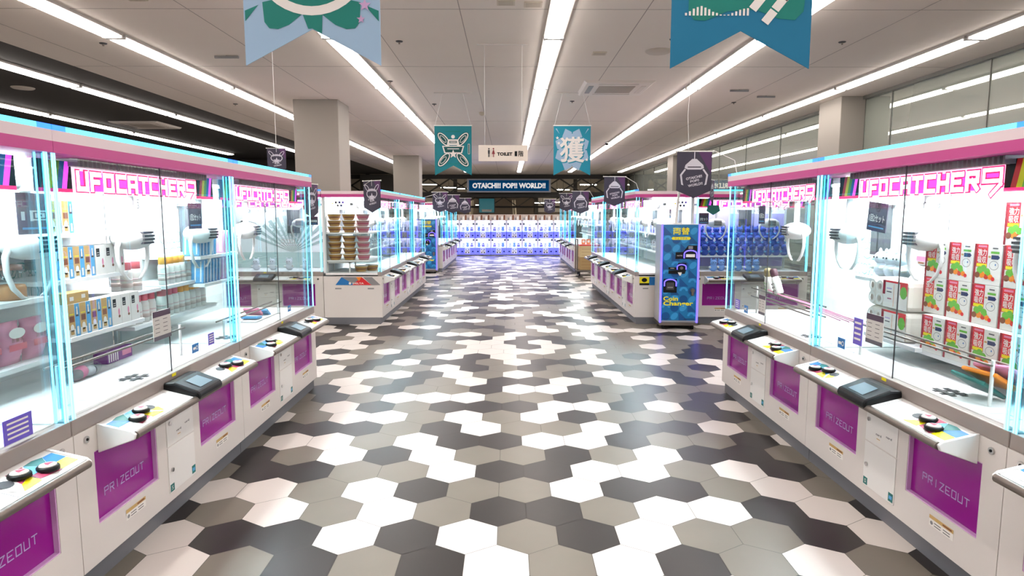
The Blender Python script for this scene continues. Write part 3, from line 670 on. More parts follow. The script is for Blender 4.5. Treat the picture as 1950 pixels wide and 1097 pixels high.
# last left machine
for i in range(3): inm(ML[2], 'pink_bottle', '%s pink-capped bottle from left in far-end left machine' % ORD[i], .08 + i * .075, .54, .92, group='pink-capped bottles')
for i in range(5): inm(ML[2], 'yellow_bottle', '%s yellow-capped bottle from left on the lower bottle shelf' % ORD[i], .31 + i * .08, .54, .92, group='yellow-capped bottles')
for i in range(5): inm(ML[2], 'yellow_bottle', '%s yellow-capped bottle from left on the upper bottle shelf' % ORD[i], .12 + i * .078, .54, 1.127, group='yellow-capped bottles')
for i in range(6): inm(ML[2], 'blue_pack', '%s blue striped pack from left on the top pack shelf' % ORD[i], .40 + i * .05, .42, 1.30, group='blue striped packs', tilt=(0, .12))
for i in range(6): inm(ML[2], 'blue_pack', '%s blue striped pack from left on the low pack shelf' % ORD[i], .44 + i * .05, .42, 1.10, group='blue striped packs', tilt=(0, .12))
for i in range(3): inm(ML[2], 'pink_pack', '%s pink striped pack from left beside the blue packs' % ORD[i], .78 + i * .045, .43, 1.10, group='pink striped packs', tilt=(0, .1))
for i in range(3): inm(ML[2], 'pink_pack', '%s pink striped pack from left on the top pack shelf' % ORD[i], .80 + i * .045, .43, 1.30, group='pink striped packs', tilt=(0, .1))
for i in range(2): inm(ML[2], 'notebook', 'blue flat pack leaning in the pile, %s' % ('left of pink one', 'right of pink one')[i], .92 + i * .2, .22, .765 + i * .012, group='flat packs in a pile', tilt=(0, .12 + .5 * i))
inm(ML[2], 'pink_notebook', 'pink flat pack leaning on a blue one on the play field', 1.0, .24, .80, tilt=(0, .6))
MB().box(.8, 1.3, .2, .4, .752, .762, PLAIN).build('tray', ML[2])
# right machine with red boxes
Gr = 'red vegetable-picture boxes'
for r_, n, x0, y0 in ((2, 4, .52, .42), (1, 4, .52, .42), (0, 4, .62, .36)):
    for i in range(n): inm(MR[1], 'red_box', '%s red vegetable box from left in the %s row' % (ORD[i], ('bottom', 'middle', 'top')[r_]), x0 + i * .19, y0, .85 + r_ * .201, group=Gr)
inm(MR[1], 'red_box', 'lone red vegetable box on top of the stack', 1.08, .42, 1.453, group=Gr)
for z, l in ((.86, 'lower'), (1.037, 'upper')): inm(MR[1], 'paper_pack', '%s toilet paper pack with red label in the right machine' % l, .26, .33, z, group='toilet paper packs')
for i in range(4): inm(MR[1], 'lilac_bag', '%s white and lilac bag from left behind the toilet paper' % ORD[i], .12 + i * .15, .6, 1.28, group='white and lilac bags')
inm(MR[0], 'green_bottle', 'white bottle with green leaves leaning over the rack', .42, .23, .955, tilt=(.2, .12))
inm(MR[0], 'brown_bottle', 'white bottle with black spots and maroon cap on rack', .60, .23, .965, tilt=(.2, -.25))
for i in range(3): inm(MR[0], 'white_plush', '%s white soft toy from left on the shelf above rack' % ORD[i], 1.36 + i * .11, .6, 1.18, group='white soft toys')
# green and yellow flat bags at the right picture edge
for i, (c_, l) in enumerate(((TEAL, 'green'), (ORANGE, 'orange'), (PPINK, 'pink'))):
    o = MB().box(-.08, .08, 0, .02, 0, .2, c_).build('snack_bag', bevel=.008); tag(o, '%s flat snack bag at right edge of red-box machine' % l, 'bag')
    o.location = (2.24 + i * .03, 2.93 - i * .045, .765 + i * .035); o.rotation_euler = (1.1, .15 - .12 * i, RROT + .35)
# bowls in the middle-left machine
shelf_part(L2[0], .03, 1.0, .17, .81, .93); shelf_part(L2[0], .03, 1.0, .17, .81, 1.33)
for col, (k, d) in enumerate((('gold_bowl', .70), ('gold_bowl', .49), ('pink_bowl', .285))):
    for lv in range(4):
        inm(L2[0], k, '%s bowl from below in %s stack of the lower shelf' % (ORD[lv], ('leftmost gold', 'second gold', 'pink')[col]), .16, d, .93 + lv * .0895, group='stacked noodle bowls')
    for lv in range(3):
        inm(L2[0], k, '%s bowl from below in %s stack of the upper shelf' % (ORD[lv], ('leftmost gold', 'second gold', 'pink')[col]), .16, d, 1.33 + lv * .0895, group='stacked noodle bowls')
for i in range(2): inm(L2[0], 'gold_bowl', 'loose gold bowl on play field, %s' % ('left of pair', 'right of pair')[i], .25 + i * .2, .35 - i * .12, .751)
m = MB()
for a in ((.05, .07, .46, .48), (.05, .07, .78, .80), (.4, .42, .46, .48), (.4, .42, .78, .8)): m.box(*a, .75, .905, WHITE2)
m.box(.05, .42, .46, .8, .886, .905, WHITE2).build('chute_box', L2[0])
# blue toys in the machine facing the camera
shelf_part(FR[0], .05, W - .05, .42, .81, .97)
for r_, (y, z, nm) in enumerate(((.48, .97, 'front'), (.60, 1.10, 'middle'), (.72, 1.23, 'rear'))):
    if r_: MB().box(.06, W - .06, y - .05, y + .055, .97, z, PLAIN).build('riser', FR[0])
    for i in range(12): inm(FR[0], 'blue_plush', 'dark blue soft toy of the %s layer right of coin changer' % nm, .16 + i * .121, y, z, group='dark blue soft toys, %s layer' % nm)
for i in range(6): inm(FR[0], 'pale_plush', 'pale blue soft toy lying on play field right of coin changer', .35 + i * .13, .25 + .05 * (i % 2), .751, group='pale blue soft toys')
# prizes of the other middle and far machines
for t, nm in [(L2[1], 'central middle-row machine left of aisle'), (L2[2], 'farthest middle-row machine left of aisle'), (R2[0], 'middle-row machine by coin changer'), (R2[1], 'central middle-row machine right of aisle'), (R2[2], 'farthest middle-row machine right of aisle'),
              (L3[0], 'nearest far-row machine left of aisle'), (L3[1], 'central far-row machine left of aisle'), (R3[0], 'nearest far-row machine right of aisle'), (R3[1], 'central far-row machine right of aisle')]:
    for z in (1.0, 1.28): shelf_part(t, .08, 1.57, .5, .81, z)
    for i in range(7):
        inm(t, 'small_box', 'pale violet prize box on upper shelf of %s' % nm, .2 + i * .2, .54, 1.28, group='violet boxes, upper shelf, ' + nm)
        inm(t, 'white_plush', 'white soft toy on lower shelf of %s' % nm, .2 + i * .2, .6, 1.0, group='white toys, ' + nm)
for i in range(4): inm(FL[0], 'white_plush', '%s white soft toy from left in the sunburst machine' % ORD[i], .5 + i * .25, .5, .751, group='white toys in sunburst machine')

# ------------------------------------------------------------------ far wall of two-storey small crane games
MB_ = mat('mini_blue', '6f76ff', .4, emit=1.3, ecol='4a4cff'); MW = mat('mini_white', 'eeeaf6', .5); MT = mat('mini_header', 'c9b9ae', .6)
MCY = mat('mini_cyan', '9fe0ff', .4, emit=5, ecol='6a70ff')
def make_mini():
    t = thing('small_crane_game', '', 'crane game'); w_ = .6
    b = MB().box(.003, w_ - .003, .0, .56, 0, .05, KICK)
    for z in (.05, .66): b.box(.003, w_ - .003, .02, .56, z, z + .28, MW)
    b.box(.003, .03, .02, .56, .33, 1.34, MW).box(w_ - .03, w_ - .003, .02, .56, .33, 1.34, MW).box(.003, w_ - .003, .52, .56, .33, 1.34, MW)
    b.build('cabinet', t)
    h = MB().box(.003, w_ - .003, .0, .56, 1.34, 1.57, MT); h.build('header', t)
    hp = MB()
    for i in range(6): hp.rect(.04 + i * .09, .1 + i * .09, 1.36, 1.45 + .05 * (i % 3), -.001, (GREY, PRINTW, BROWN)[i % 3])
    hp.build('header_print', t)
    for z in (.05, .66):
        p = MB().box(.01, w_ - .01, 0, .02, z, z + .28, MB_).build('front_panel', t)
        q = MB().rect(.2, .4, z + .03, z + .26, -.001, MW).disc(.25, z + .19, .02, .02, -.002, BLUE, 10).disc(.35, z + .19, .02, .02, -.002, BLUE, 10).rect(.24, .36, z + .12, z + .14, -.002, GREY)
        for x in (.25, .35): q.disc(x, z + .07, .025, .025, -.002, BLACK, 10)
        for x in (.07, .47): q.rect(x, x + .07, z + .08, z + .14, -.001, NAVY)
        q.build('panel_print', p)
        MB().box(.01, w_ - .01, -.03, .0, z + .255, z + .28, MCY).build('light_bar', t)
        MB().box(.06, w_ - .06, .08, .5, z + .655 if z < .5 else 1.325, z + .66 if z < .5 else 1.338, mat('mini_lamp', 'ffffff', .5, emit=7, ecol='dcdcff')).build('lamp_panel', t) if z > .5 else MB().box(.06, w_ - .06, .08, .5, .645, .658, MATS.get('mini_lamp') or mat('mini_lamp', 'ffffff', .5, emit=7, ecol='dcdcff')).build('lamp_panel', t)
        MB().box(.03, w_ - .03, .022, .026, z + .28, z + .61 if z < .5 else 1.34, GLASS).build('window_pane', t)
        k = MB()
        for x in (.03, w_ - .1): k.ell((x + .035, .05, z + .55), .04, .02, .05, GREY, 10, 6)
        k.ell((.3, .2, z + .52), .06, .05, .04, WHITE2, 12, 6).cyl((.3, .2, z + .54), (.3, .2, z + .6), .012, WHITE2, 8).build('crane_unit', t)
    return t
mini0 = make_mini(); XM = -2.47; YM = 24.75
for i in range(8):
    l = 'two-storey small crane game, %s in the back row from the left' % ORD[i]
    if i == 0: t = mini0; t['label'] = l; t['group'] = 'small crane games along the back'; t.location = (XM, YM, 0)
    else: t = dup(mini0, l, (XM + .6 * i, YM, 0), 0, 'small crane games along the back')
    for z, nm in ((.33, 'lower'), (.94, 'upper')):
        for k in range(3): put(('small_box', 'white_plush', 'pale_plush')[(i + k) % 3], 'little prize in %s window of the %s small crane game from left' % (nm, ORD[i]), (XM + .6 * i + .14 + k * .16, YM + .2, z), 0, 'prizes in the back row, %s windows' % nm)

# ------------------------------------------------------------------ coin changers
CBL = mat('changer_blue', '1273ae', .3); CBD = mat('changer_blue_dark', '0a4f8c', .3); CBLT = mat('changer_blue_light', '3598d4', .3)
def make_changer():
    t = thing('coin_changer', '', 'coin changer'); w_, h_ = .53, 1.46
    MB().box(0, w_, .012, .42, .10, h_, mat('changer_side', 'b9b9bd', .4, .3)).build('cabinet', t, bevel=.006)
    MB().box(0, w_, 0, .42, .06, .10, STEEL).build('base_frame', t)
    for x in (.06, w_ - .06):
        for y in (.07, .35): MB().cyl((x - .015, y, .03), (x + .015, y, .03), .03, BLACK, 14).box(x - .012, x + .012, y - .012, y + .012, .03, .062, STEEL).build('caster', t)
    p = MB().box(.03, w_ - .03, 0, .012, .13, h_ - .01, CBL).build('front_panel', t)
    m = MB(); n = 0
    for i in range(4):
        for j in range(11):
            cx, cz = .03 + .0588 + i * .1175, .19 + j * .1175
            k = (i * 3 + j * 5) % 4
            if k == 0: m.disc(cx, cz, .057, .057, -.0006, CBD, 22)
            elif k == 1: m.ring(cx, cz, .058, .058, .03, -.0006, CBLT, 20, 0, 0, PI)
            elif k == 2: m.poly([(cx - .058, cz - .058), (cx + .058, cz - .058), (cx + .058, cz - .05), (cx - .05, cz + .058), (cx - .058, cz + .058)], -.0005, CBD)
            else: m.disc(cx, cz, .057, .04, -.0006, CBLT, 22, .8)
    m.build('circle_print', p)
    L = MB(); L.text('両替', .27, 1.365, .22, .095, -.0016, YEL, .02); L.poly([(.155, 1.245), (.385, 1.245), (.4, 1.265), (.385, 1.285), (.155, 1.285), (.14, 1.265)], -.0014, YEL).text('りょうがえ', .27, 1.265, .17, .026, -.002, CBD, .01)
    L.text('Coin', .15, .435, .2, .062, -.0016, YEL, .03).text('Changer', .255, .36, .41, .08, -.0016, YEL, .03).rect(.04, .16, .145, .152, -.0012, NAVY).rect(.34, .48, .145, .155, -.0012, NAVY)
    L.build('lettering', p)
    d = MB().prism([(.2, .985), (.49, .985), (.49, 1.17), (.37, 1.17), (.3, 1.08), (.2, 1.075)], -.012, 0, BLACK).build('note_slot', t, bevel=.004)
    MB().box(.34, .46, -.016, -.012, 1.01, 1.05, PRINTW).rect(.37, .43, 1.12, 1.16, -.0125, GREY).text('NOTE', .255, 1.03, .07, .014, -.0125, PRINTW).build('slot_mouth', d)
    def arch(cx, cz, r_, h2): return [(cx - r_, -.018, cz - h2), (cx - r_, -.018, cz)] + [(cx - r_ * math.cos(a), -.018, cz + r_ * .55 * math.sin(a)) for a in (PI * i / 8 for i in range(1, 8))] + [(cx + r_, -.018, cz), (cx + r_, -.018, cz - h2)]
    MB().tube(arch(.4, 1.055, .085, .06), .008, UV, 8).build('light_arc', d)
    d = MB().prism([(.11, .87), (.22, .87), (.24, .93), (.35, .93), (.35, .84), (.33, .78), (.11, .78), (.11, .825), (.27, .83), (.11, .84)][::1], -.01, 0, BLACK).build('coin_slot', t)
    MB().cyl((.285, -.016, .86), (.285, -.01, .86), .022, STEEL, 14).poly([(.235, .80), (.29, .80), (.28, .76), (.26, .755)], -.011, PRINTW).text('COIN', .16, .855, .05, .012, -.0105, PRINTW).build('coin_mouth', d)
    MB().tube(arch(.285, .875, .06, .035), .007, UV, 8).build('light_arc', d)
    d = MB().box(.045, .23, -.012, 0, .52, .71, BLACK).build('coin_tray', t, bevel=.008)
    MB().box(.085, .19, -.018, -.012, .56, .66, DARK).box(.1, .175, -.02, -.018, .585, .6, GREY).build('tray_mouth', d)
    MB().tube(arch(.138, .66, .08, .05), .008, UV, 8).build('light_arc', d)
    MB().cyl((.445, -.02, .55), (.445, 0, .55), .028, STEEL, 14).box(.43, .46, -.024, 0, .48, .55, STEEL).build('door_handle', t)
    for x in (.003, w_ - .025): MB().box(x, x + .022, -.006, .012, .10, h_, UV).build('light_strip', t)
    return t
ch = make_changer(); ch['label'] = 'tall blue coin changer on casters before the right middle row'; ch.location = (2.09, 8.84, 0); ch.rotation_euler.z = R(-3)
dup(ch, 'blue coin changer far down the aisle beside the left middle row', (-2.44, 17.3, 0), 0)

# ------------------------------------------------------------------ ceiling: strip lamps, air conditioners, small fittings
HOUS = mat('lamp_housing', 'c9c4be', .5)
lamp0 = thing('strip_lamp', '', 'ceiling lamp'); LEN = 2.66
MB().box(-.105, .105, .0, LEN, -.025, 0, HOUS).build('housing', lamp0)
MB().prism([(-.08, -.025), (-.065, -.055), (.065, -.055), (.08, -.025)], .02, LEN - .03, TUBEM).build('diffuser', lamp0)
for y in (0, LEN - .02): MB().box(-.1, .1, y, y + .02, -.05, -.025, WHITE2).build('end_cap', lamp0)
ROWN = {-8.6: 'outermost row under the dark ceiling', -6.27: 'inner row under the dark ceiling', -4.06: 'first white-ceiling row from left', -1.82: 'row left of the aisle centre', .47: 'row above the aisle centre', 2.68: 'row right of the aisle centre', 4.85: 'row beside the reflective glass wall'}
firstlamp = True
for x, nm in ROWN.items():
    for i in range(12):
        y = 6.95 + 2.7 * (i - 4)
        if y > 29 or (x < -6 and y > 19.5): continue
        l = '%s strip lamp from the camera end, %s' % (('rearmost ' + ORD[i]) if i < 3 else ORD[i - 3], nm)
        z = CEIL + (.02 if x < XDARK else 0)
        if firstlamp: firstlamp = False; lamp0.location = (x, y, z); lamp0['label'] = l; lamp0['group'] = 'strip lamps, ' + nm
        else: dup(lamp0, l, (x, y, z), 0, 'strip lamps, ' + nm)
def cassette(label, x, y, z):
    t = thing('air_conditioner', label, 'air conditioner', (x, y, z))
    MB().prism([(-.5, 0), (-.46, -.03), (.46, -.03), (.5, 0)], -.5, .5, mat('ac_white', 'ddd6cf', .5)).build('panel', t)
    m = MB().box(-.26, .26, -.26, .26, -.034, -.03, mat('ac_grille', '9d948b', .6))
    for i in range(12): m.box(-.25, .25, -.25 + i * .043, -.235 + i * .043, -.037, -.034, mat('ac_slat', 'b9b1a8', .6))
    m.build('intake_grille', t)
    for a in ((-.28, .28, .34, .41), (-.28, .28, -.41, -.34), (.34, .41, -.28, .28), (-.41, -.34, -.28, .28)): MB().box(*a, -.036, -.03, GREY if a[0] < -.3 else mat('ac_flap', 'cfc8c0', .5)).build('air_flap', t)
cassette('square ceiling air conditioner above the aisle, right of centre', 1.56, 9.75, CEIL)
cassette('square air conditioner set in the dark ceiling', -7.6, 13.9, CEIL + .02)
FIT = mat('fitting_beige', 'c2b7a6', .5)
def fitting(kind, label, cat, x, y, group=None):
    t = thing(kind, label, cat, (x, y, CEIL + (.02 if x < XDARK else 0)), 0, group)
    if kind == 'ceiling_speaker': MB().lathe([(.001, -.02), (.13, -.02), (.15, -.006), (.15, 0)], (0, 0, 0), mat('speaker_grey', 'b5aca2', .6), 24).build('grille', t)
    elif kind == 'sprinkler_head':
        MB().lathe([(.001, -.012), (.035, -.008), (.04, 0)], (0, 0, 0), DARK, 14).build('rosette', t); MB().cyl((0, 0, -.03), (0, 0, -.01), .01, STEEL, 8).build('nozzle', t)
    elif kind == 'smoke_detector': MB().lathe([(.02, -.06), (.045, -.04), (.055, -.012), (.055, 0)], (0, 0, 0), FIT, 18).build('housing', t)
    elif kind == 'inspection_hatch': MB().box(-.08, .08, -.07, .07, -.01, 0, FIT).box(-.065, .065, -.055, .055, -.013, -.01, mat('hatch', 'b3a898', .6)).build('cover', t)
    elif kind == 'hanger_bar': MB().box(-.14, .14, -.012, .012, -.03, -.005, GREY).cyl((0, 0, -.01), (0, 0, 0), .01, GREY, 8).build('bar', t)
    elif kind == 'camera_dome':
        MB().lathe([(.05, -.03), (.06, -.01), (.06, 0)], (0, 0, 0), WHITE2, 16).build('mount', t); MB().ell((0, 0, -.05), .045, .045, .04, BLACK, 14, 8).build('dome', t)
for a in (('ceiling_speaker', 'round ceiling speaker right of the aisle centre', 'speaker', 1.71, 7.6), ('ceiling_speaker', 'round speaker in the dark ceiling', 'speaker', -7.2, 9.9),
          ('smoke_detector', 'round detector above the toilet sign', 'detector', -.48, 12.1), ('inspection_hatch', 'square beige hatch beside the aisle centre lamps', 'hatch', .22, 5.95), ('inspection_hatch', 'smaller beige hatch left of the other by centre lamps', 'hatch', -.02, 5.9),
          ('inspection_hatch', 'beige hatch near the right big banner', 'hatch', 2.65, 5.75), ('inspection_hatch', 'beige hatch in the upper left of the ceiling', 'hatch', -3.2, 5.8), ('inspection_hatch', 'small grey hatch left of the ceiling cassette', 'hatch', 1.05, 7.7),
          ('hanger_bar', 'short hanger bar on ceiling near the right pillar', 'hanger', 3.45, 9.9), ('hanger_bar', 'second hanger bar on ceiling nearest the right pillar', 'hanger', 4.05, 10.4), ('hanger_bar', 'hanger bar between the left lamp rows', 'hanger', -3.3, 7.85),
          ('camera_dome', 'black dome camera right of the small character banner', 'camera', 2.55, 17.0)): fitting(*a)
for x, y, l in ((-4.4, 7.3, 'left of first lamp row near its joint'), (-1.17, 7.2, 'beside the large left banner'), (-1.65, 9.3, 'left of aisle, before the pillar'), (-1.25, 11.2, 'above the small left banner'), (1.75, 7.1, 'before the round speaker'), (1.05, 10.9, 'behind the ceiling cassette'), (3.6, 7.2, 'between right lamp rows'), (3.75, 11.0, 'by the short hanger bars'), (-4.6, 11.2, 'left of the near pillar'), (-6.9, 8.3, 'in dark ceiling by its speaker')):
    fitting('sprinkler_head', 'small dark sprinkler head ' + l, 'sprinkler', x, y)

# ------------------------------------------------------------------ hanging banners and signs
BTEAL = mat('cloth_teal', '0b7b88', .7); BBLUE = mat('cloth_blue', '1089a4', .7); BPALE = mat('cloth_pale_blue', '9dbbd8', .7); BGRN = mat('cloth_green', '0a7a70', .7)
BWHT = mat('cloth_white', 'f0ebe8', .7); BDK = mat('cloth_dark_green', '0a4f50', .7); BPNK = mat('cloth_pink', 'c9a3cf', .7); BDB = mat('cloth_petrol', '0a6f95', .7)
def banner(label, x, y, zb, w_, h_, cloth, art, back=None, rails=True):
    # swallow-tailed cloth; zb = height of the two points
    t = thing('hanging_banner', label, 'banner', (x, y, zb)); a = w_ / 2
    MB().prism([(-a, 0), (0, .26 * w_), (a, 0), (a, h_), (-a, h_)], -.002, .002, cloth).build('cloth', t)
    MB().cyl((-a - .01, 0, h_), (a + .01, 0, h_), .008, WHITE2, 8).build('rod', t)
    m = MB(); art(m, w_, h_); m.build('print', [c for c in t.children if c.name.startswith('cloth')][0])
    top = CEIL - zb - .01
    for s_ in (-1, 1): MB().tube([(s_ * (a - .01), 0, h_), (s_ * a * .55, 0, top)], .002, WHITE2, 5).build('string', t)
    MB().box(-a, a, -.012, .012, top - .005, top + .012, mat('rail_white', 'd8d2cb', .5)).build('ceiling_rail', t)
    return t
def art_pale(m, w_, h_):
    y = -.0035; c_ = .14 * w_ / .2
    R_ = w_ * .43; cz = .765 * w_
    m.disc(0, cz, R_, R_ * .95, y - .0008, BWHT, 40).disc(0, cz, R_ * .84, R_ * .8, y - .0012, BGRN, 40).disc(-.06, cz + .05, R_ * .5, R_ * .4, y - .0016, BPNK, 24).star(.09, cz - .02, .07, y - .002, BWHT)
    for s_ in (-1, 1):
        m.poly([(s_ * .36 * w_, .45 * w_), (s_ * .35 * w_, .31 * w_), (s_ * .315 * w_, .265 * w_), (s_ * .25 * w_, .26 * w_), (s_ * .17 * w_, .29 * w_), (s_ * .06 * w_, .375 * w_), (s_ * .12 * w_, .5 * w_)][::s_], y, BGRN)
        m.poly([(s_ * .49 * w_, .315 * w_), (s_ * .39 * w_, .43 * w_), (s_ * .49 * w_, .39 * w_)][::-s_], y, BGRN)
        m.poly([(s_ * .49 * w_, .5 * w_), (s_ * .38 * w_, .52 * w_), (s_ * .49 * w_, .64 * w_)], y, BGRN)
    m.poly([(-.03 * w_, .262 * w_), (0, .265 * w_), (.07 * w_, .228 * w_), (.08 * w_, .4 * w_), (-.08 * w_, .4 * w_)], y - .0003, BGRN)
    m.star(.36 * w_, .33 * w_, .018, y - .002, BPNK).star(.39 * w_, .43 * w_, .026, y - .002, BPNK).star(-.33 * w_, h_ * .93, .04, y - .002, BWHT)
banner('large pale blue banner with green bow shapes, hanging nearest on the left', -.80, 2.75, 2.205, .555, .80, BPALE, art_pale)
def art_teal(m, w_, h_):
    y = -.0035; m.M = Matrix.Translation((0, 0, -.125 * w_))
    m.prism([(-.38 * w_, .52 * w_), (-.34 * w_, .46 * w_), (-.26 * w_, .455 * w_), (-.1 * w_, .52 * w_), (.1 * w_, .53 * w_), (.26 * w_, .47 * w_), (.38 * w_, .46 * w_), (.44 * w_, .52 * w_), (.45 * w_, .66 * w_), (-.38 * w_, .66 * w_)], y - .0002, y, BGRN)
    for i, q in enumerate((1, 1.6, 2.6, 3.2, 3.6, 3, 2.4, 1.4, 1, .4, .3, .4, 1, 1.6, 2.2, 2.6, 2.8)): m.rect((-.405 + i * .0275) * w_, (-.39 + i * .0275) * w_, .49 * w_, (.49 + q * .018) * w_, y - .0008, BWHT)
    for a, b_, k in ((.14, .46, .08), (.21, .55, .08), (.05, .55, .1), (.12, .64, .1), (.27, .62, .09), (.2, .7, .1)):
        m.poly([(a * w_, b_ * w_), ((a + .05) * w_, (b_ - .035) * w_), ((a + .05 + k * .8) * w_, (b_ - .035 + k) * w_), ((a + k * .8) * w_, (b_ + k) * w_)], y - .001, BWHT)
    m.disc(-.05 * w_, h_ * .8, .2 * w_, .16 * w_, y - .0008, BWHT, 30).disc(-.05 * w_, h_ * .8, .16 * w_, .12 * w_, y - .0012, BDK, 30).star(.25 * w_, h_ * .85, .06, y - .001, BPALE)
banner('large petrol blue banner with white bars, hanging nearest on the right',   .955, 2.75, 2.195, .575, .80, BDB, art_teal)
def art_emblem(m, w_, h_):
    y = -.004; cz = h_ * .52; LN = BWHT
    for sx in (-1, 1):
        for sz in (-1, 1):
            m.disc(sx * .25 * w_, cz + sz * .27 * w_, .24 * w_, .115 * w_, y, BDK, 24, sx * sz * -.85 if False else sx * sz * .85)
            m.ring(sx * .25 * w_, cz + sz * .27 * w_, .22 * w_, .1 * w_, .028 * w_, y - .001, LN, 28, sx * sz * .85)
            m.ring(sx * .27 * w_, cz + sz * .28 * w_, .12 * w_, .05 * w_, .014 * w_, y - .001, LN, 20, sx * sz * .85)
    m.poly([(-.3 * w_, cz + .1 * w_), (.3 * w_, cz + .1 * w_), (.24 * w_, cz - .1 * w_), (-.24 * w_, cz - .1 * w_)], y - .0012, LN).poly([(-.26 * w_, cz + .075 * w_), (.26 * w_, cz + .075 * w_), (.21 * w_, cz - .075 * w_), (-.21 * w_, cz - .075 * w_)], y - .0016, BDK)
    m.poly([(-.17 * w_, cz + .12 * w_), (.17 * w_, cz + .12 * w_), (.14 * w_, cz + .27 * w_), (-.14 * w_, cz + .27 * w_)], y - .0016, LN).rect(-.1 * w_, .1 * w_, cz + .17 * w_, cz + .23 * w_, y - .002, BDK).rect(-.08 * w_, .08 * w_, cz + .19 * w_, cz + .21 * w_, y - .0024, LN)
    m.disc(0, cz + .34 * w_, .05 * w_, .05 * w_, y - .0016, LN, 16).rect(-.16 * w_, .16 * w_, cz + .01 * w_, cz + .03 * w_, y - .002, LN).star(0, cz - .12 * w_, .12 * w_, y - .002, LN).rect(-.2 * w_, .2 * w_, cz + .47 * w_, cz + .49 * w_, y, BGRN)
    m.rect(.4 * w_, .45 * w_, cz - .12 * w_, cz + .15 * w_, y, LN).rect(.41 * w_, .44 * w_, cz - .11 * w_, cz + .14 * w_, y - .0005, BDK).ring(0, cz - .25 * w_, .25 * w_, .14 * w_, .012 * w_, y, BGRN, 20, 0, PI, 2 * PI)
banner('small teal banner with white crossed-loop emblem above the left row', -.85, 10.15, 2.19, .57, .755, BTEAL, art_emblem)
def art_kanji(m, w_, h_):
    y = -.004; cz = h_ * .52
    for i in range(8):
        a = i * PI / 4 + .39; q = PI / 9
        m.poly([(.08 * w_ * math.cos(a - 1), cz + .08 * w_ * math.sin(a - 1)), (.4 * w_ * math.cos(a - q), cz + .47 * w_ * math.sin(a - q)), (.5 * w_ * math.cos(a) * .98, cz + .6 * w_ * math.sin(a)), (.4 * w_ * math.cos(a + q), cz + .47 * w_ * math.sin(a + q)), (.08 * w_ * math.cos(a + 1), cz + .08 * w_ * math.sin(a + 1))], y + .0005, BPALE)
    m.disc(0, cz, .36 * w_, .42 * w_, y, BPALE, 24).text('獲', 0, cz, .64 * w_, .66 * w_, y - .0016, BWHT, .02).text('獲', .02 * w_, cz - .02 * w_, .64 * w_, .66 * w_, y - .0006, BBLUE, .035)
    for x, z in ((-.4, 1.0), (.4, .42), (-.36, .86)): m.star(x * w_, z * w_, .05 * w_, y - .001, BWHT)
    for s_ in (-1, 1): m.poly([(s_ * .42 * w_, 1.25 * w_), (s_ * .45 * w_, 1.24 * w_), (s_ * .34 * w_, 1.1 * w_)], y - .001, BPALE)
banner('small blue banner with a large white character above the right row', .985, 10.15, 2.19, .57, .755, BBLUE, art_kanji)
# toilet sign on long wires
t = thing('toilet_sign', 'long cream sign reading TOILET hung on two thin wires', 'sign', (-.06, 7.3, 2.27))
MB().box(-.27, .275, -.006, .006, -.09, .085, mat('sign_cream', 'efe4d8', .5)).build('board', t)
m = MB(); y = -.007
for x, c_, sk in ((-.155, DARK, 0), (-.105, mat('sign_maroon', '8a2f38', .5), 1)):
    m.disc(x, .045, .009, .009, y, c_, 12)
    if sk: m.poly([(x - .018, -.012), (x + .018, -.012), (x + .006, .032), (x - .006, .032)], y, c_).rect(x - .007, x - .001, -.045, -.012, y, c_).rect(x + .001, x + .007, -.045, -.012, y, c_)
    else: m.rect(x - .011, x + .011, -.008, .032, y, c_).rect(x - .009, x - .001, -.045, -.008, y, c_).rect(x + .001, x + .009, -.045, -.008, y, c_)
m.rect(-.131, -.129, -.045, .05, y, DARK).text('TOILET', .02, -.012, .17, .038, y, BLACK, .05).text('1', .145, -.008, .028, .055, y, BLACK, .06).text('階', .2, -.008, .055, .06, y, BLACK, .02)
m.build('lettering', t)
for x in (-.2, .21): MB().cyl((x, 0, .085), (x, 0, CEIL - 2.28), .0018, WHITE2, 5).build('wire', t)
MB().box(-.28, .28, -.012, .012, CEIL - 2.285, CEIL - 2.27, mat('rail_white', 'd8d2cb', .5)).build('ceiling_rail', t)

